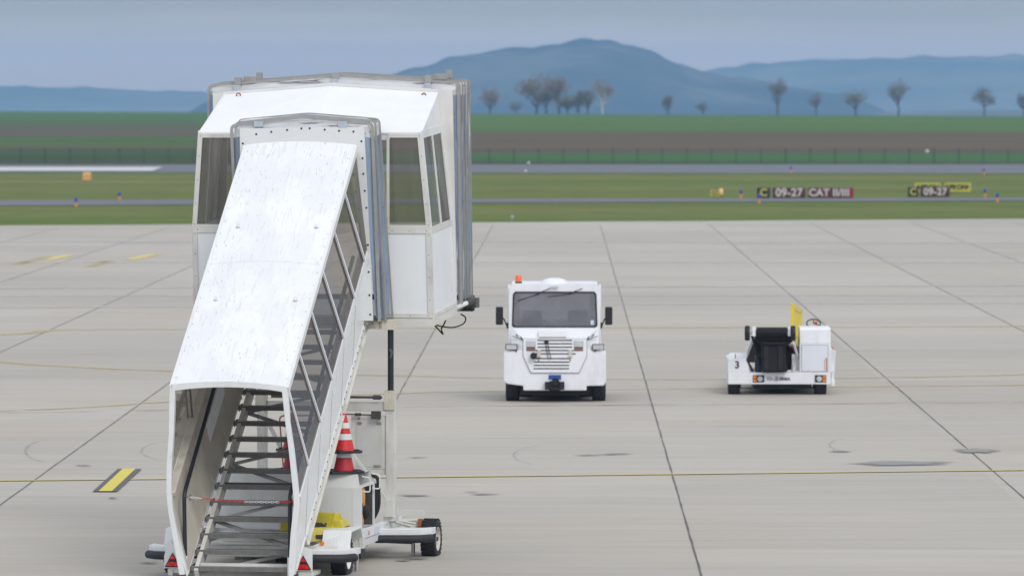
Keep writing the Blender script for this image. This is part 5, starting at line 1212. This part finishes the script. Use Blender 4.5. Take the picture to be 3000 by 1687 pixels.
b = MB(); b.box(BX(1140), BX(1485), .006, .019, BZ(980), BZ(635)); dpl = b.build('door', mat('loader_door', (.72, .75, .80), .35, var=.03, spots=[((.55, .27, .12), .30, 2.2, (2.5, 1, .5), .8)]), eb)
b = MB(); b.frame([(BX(1134), BZ(986)), (BX(1491), BZ(986)), (BX(1491), BZ(629)), (BX(1134), BZ(629))], [(BX(1140), BZ(980)), (BX(1485), BZ(980)), (BX(1485), BZ(635)), (BX(1140), BZ(635))], 'y', .010, .0185); b.build('door_gap', mat('seam_dark', (.3, .3, .3)), eb)
b = MB(); b.box(BX(1462), BX(1476), .001, .005, BZ(975), BZ(800)); b.box(BX(1440), BX(1446), .001, .005, BZ(970), BZ(820)); b.build('rust_streak', rust, dpl)
b = MB(); b.box(1.035, 1.10, .2, 2.0, .50, .94); b.beam((1.12, .2, .93), (1.075, .25, .24), .05, .035, (0, 1, 0)); b.box(1.05, 1.12, .18, .3, .22, .36); rf_ = b.build('right_fender', veh_white, BLD, bevel=.008)
b = MB(); b.tube([(1.09, .4, .94), (1.09, .4, 1.0)], .012, 6); b.build('marker_stick', mat('stick_pink', (.7, .15, .2), .4), rf_)
for s_, x0, x1 in ((-1, 490, 640), (1, 1315, 1465)):
    b = MB(); b.box(BX(x0), BX(x1), -.012, -.001, BZ(1128), BZ(1033)); lc = b.build('lamp_cluster', rubber_mid, fb)
    xr = BX(588) if s_ < 0 else BX(1372)
    b = MB(); b.lathe([(.055, 0), (.055, -.015), (.02, -.022), (0, -.022)], 16, 'y', (xr, -.012, BZ(1082))); b.build('headlight', lamp_m, lc, smooth=True)
    xo = BX(516) if s_ < 0 else BX(1440)
    for zc in (1058, 1102):
        b = MB(); b.box(xo-.034, xo+.034, -.020, -.0125, BZ(zc)-.026, BZ(zc)+.026); b.build('indicator', amber, lc)
text_mesh('lettering', 'TD', .095, black, fb, (BX(708), -.004, BZ(1083)), (pi/2, 0, 0), .002, xs=.85)
text_mesh('lettering', '-', .12, black, fb, (BX(748), -.004, BZ(1083)), (pi/2, 0, 0), .002)
text_mesh('lettering', 'ERMA', .085, black, fb, (BX(916), -.004, BZ(1085)), (pi/2, 0, 0), .002, bold=.003, xs=.95, space=1.05)
b = MB(); xe, ze = BX(803), BZ(1082)
for k in range(18):
    a0, a1 = 2*pi*k/18, 2*pi*(k+1)/18
    if 7 <= k <= 8: continue
    b.beam((xe+.044*cos(a0), -.004, ze+.044*sin(a0)), (xe+.044*cos(a1), -.004, ze+.044*sin(a1)), .008, .006)
b.beam((xe-.03, -.0045, ze-.028), (xe+.015, -.0045, ze+.03), .010, .006); b.beam((xe+.005, -.0055, ze+.026), (xe-.005, -.0055, ze-.026), .009, .006); b.beam((xe+.0, -.0065, ze), (xe+.034, -.0065, ze+.022), .009, .006); b.beam((xe+.002, -.0075, ze), (xe+.03, -.0075, ze-.03), .009, .006)
b.build('round_emblem', black, fb)
# conveyor: raised front end, running down to the rear
def cv(t, dx, dz): # t metres along the boom from its front tip
    return Vector((-.165+dx, -.35+t*.992, 1.335-t*.13+dz))
b = MB(); b.hexa([cv(0, -.31, -.10), cv(0, .31, -.10), cv(6.2, .31, -.10), cv(6.2, -.31, -.10), cv(0, -.31, .085), cv(0, .31, .085), cv(6.2, .31, .085), cv(6.2, -.31, .085)]); bo = b.build('conveyor_boom', belt_m, BLD, bevel=.03)
b = MB(); b.lathe([(.085, -.305), (.085, .305)], 20, 'x', cv(-.03, 0, 0)); b.build('roller', belt_m, bo, smooth=True)
for s_ in (-1, 1):
    b = MB(); b.beam(cv(.0, s_*.345, 0), cv(6.2, s_*.345, 0), .05, .16); b.box(cv(0, s_*.36, 0).x-.035, cv(0, s_*.36, 0).x+.035, -.42, -.2, 1.25, 1.43); b.build('boom_side', veh_white, bo)
    xw = -.655 if s_ < 0 else .255
    b = MB(); b.lathe([(.06, -.045), (.135, -.05), (.15, -.03), (.15, .03), (.135, .05), (.06, .045)], 24, 'x', (0, 0, 0), close=True); gw = b.build('guide_wheel', tyrem, bo, smooth=True, loc=(xw, -.35, 1.305))
    b = MB(); b.lathe([(.06, -.03), (.06, .03)], 12, 'x'); b.tube([(0, 0, 0), (-s_*.14, 0, .02)], .03, 8); b.build('hub', veh_white, gw)
b = MB(); b.hexa([(-.36, .1, .52), (.06, .1, .52), (.05, 1.2, .52), (-.36, 1.2, .52), (-.40, .2, 1.18), (.10, .2, 1.18), (.10, 1.0, 1.15), (-.40, 1.0, 1.15)]); b.build('lift_frame', belt_m, BLD)
b = MB(); b.prism([(-.50, 1.27), (.28, 1.27), (.26, 1.13), (.13, 1.04), (.12, .72), (.16, .52), (-.36, .52), (-.36, .72), (-.37, 1.04), (-.47, 1.13)], 'y', -.22, .05); b.build('boom_underside', belt_m, BLD, bevel=.03)
for x_ in (-.27, .02):
    b = MB(); b.prism([(-.245, .56), (-.225, .56), (-.225, 1.06), (-.245, 1.06)], 'x', x_-.045, x_+.045); b.build('lift_strut', rubber_mid, BLD)
b = MB(); b.tube([(-.36, -.26, 1.10), (.14, -.26, 1.10)], .03, 10); b.build('cross_shaft', rubber_mid, BLD, smooth=True)
b = MB(); b.tube([(-.56, -.2, 1.24), (-.35, .1, .62)], .022, 8); b.build('lift_link', rubber_mid, BLD, smooth=True)
b = MB(); b.tube([(.28, -.2, 1.10), (.40, .25, .72)], .028, 8); b.build('lift_link', veh_white, BLD, smooth=True)
b = MB(); b.prism([(.1, .52), (.40, .56), (.26, 1.0), (.06, 1.24), (-.02, .9)], 'y', .3, .6); b.prism([(-.44, 1.2), (-.52, 1.1), (-.36, .8), (-.3, .85)], 'y', .2, .5); b.build('dark_linkage', belt_m, BLD)
b = MB(); b.beam((.22, .0, 1.12), (.38, .9, .88), .10, .10); b.box(.26, .42, .2, .8, .52, .86); b.build('white_linkage', veh_white, BLD)
b = MB(); b.beam((.18, .1, 1.1), (.36, .4, .90), .03, .04); b.build('red_linkage', red, BLD)
b = MB(); b.lathe([(.05, 0), (.05, .12), (0, .12)], 12, 'z', (.29, .1, .52)); b.build('filter', mat('pale_can', (.6, .56, .5), .4), BLD, smooth=True)
b = MB(); b.box(-.48, -.36, .1, .4, .5, .82); b.box(-.46, -.40, .06, .1, .52, .70); b.build('battery', mat('battery_dark', (.02, .03, .06), .4), BLD, bevel=.01)
b = MB(); b.box(-.25, -.03, -.02, .03, .50, .62); b.build('drive_box', darksteel, BLD)
# yellow side guard along the boom
GA = lambda t, z_: Vector((.25+.335*t, .2+3.6*t, z_))
b = MB()
for t0, t1 in ((0, .07), (.93, 1.0)): b.hexa([GA(t0, 1.05), GA(t1, 1.05), GA(t1, 1.05)+Vector((.03, 0, 0)), GA(t0, 1.05)+Vector((.03, 0, 0)), GA(t0, 1.90-.28*t0), GA(t1, 1.90-.28*t1), GA(t1, 1.90-.28*t1)+Vector((.03, 0, 0)), GA(t0, 1.90-.28*t0)+Vector((.03, 0, 0))])
for z0, z1 in ((1.05, 1.28), (1.74, 1.90)):
    b.hexa([GA(0, z0), GA(1, z0-.2), GA(1, z0-.2)+Vector((.03, 0, 0)), GA(0, z0)+Vector((.03, 0, 0)), GA(0, z1), GA(1, z1-.28), GA(1, z1-.28)+Vector((.03, 0, 0)), GA(0, z1)+Vector((.03, 0, 0))])
for k in range(1, 7):
    t = k/7; b.hexa([GA(t-.035, 1.1), GA(t+.035, 1.1), GA(t+.035, 1.1)+Vector((.03, 0, 0)), GA(t-.035, 1.1)+Vector((.03, 0, 0)), GA(t-.035, 1.80-.28*t), GA(t+.035, 1.80-.28*t), GA(t+.035, 1.80-.28*t)+Vector((.03, 0, 0)), GA(t-.035, 1.80-.28*t)+Vector((.03, 0, 0))])
b.box(.235, .29, .17, .20, 1.02, 1.90)
b.build('side_guard', yellow_p, BLD)
b = MB(); b.tube([(.0+.14*cos(a*pi/12), .14*sin(a*pi/12), 0) for a in range(25)], .013, 6); b.tube([(0, 0, 0), (0, .14, 0)], .01, 5); b.tube([(0, 0, 0), (.12, -.07, 0)], .01, 5); b.build('steering_wheel', black, BLD, loc=(.735, 1.15, 1.44), rot=(radians(35), 0, 0))
b = MB(); b.box(-.03, .03, -.02, .02, -.02, .03); b.build('red_knob', red, BLD, loc=(.78, 1.10, 1.45))
b = MB(); b.box(-.5, .66, .25, 3.2, .16, .28); b.build('underframe', black, BLD)  # extended low under the loader so the ground below falls into shade
for x_, sd_ in ((-.90, -1), (.84, 1)): vw(BLD, x_, .42, .30, .24, sd_, veh_white)
for x_, sd_ in ((-.80, -1), (.90, 1)): vw(BLD, x_, 2.7, .30, .22, sd_, veh_white)

# ------------------------------------------------------------------ haze: one closed box of even, pale air
b = MB(); b.box(-8500, 8500, -400, 11200, -92, 104)
hz = bpy.data.materials.new('haze_air'); hz.use_nodes = True; hn, hl_ = hz.node_tree.nodes, hz.node_tree.links
hn.clear(); ho = N(hn, 'ShaderNodeOutputMaterial'); hv = N(hn, 'ShaderNodeVolumePrincipled')
hv.inputs['Color'].default_value = (.35, .60, 1.0, 1); hv.inputs['Density'].default_value = 1.2e-4; hv.inputs['Anisotropy'].default_value = 0.0
hl_.new(hv.outputs[0], ho.inputs['Volume'])
tag(b.build('haze', hz), kind='stuff')
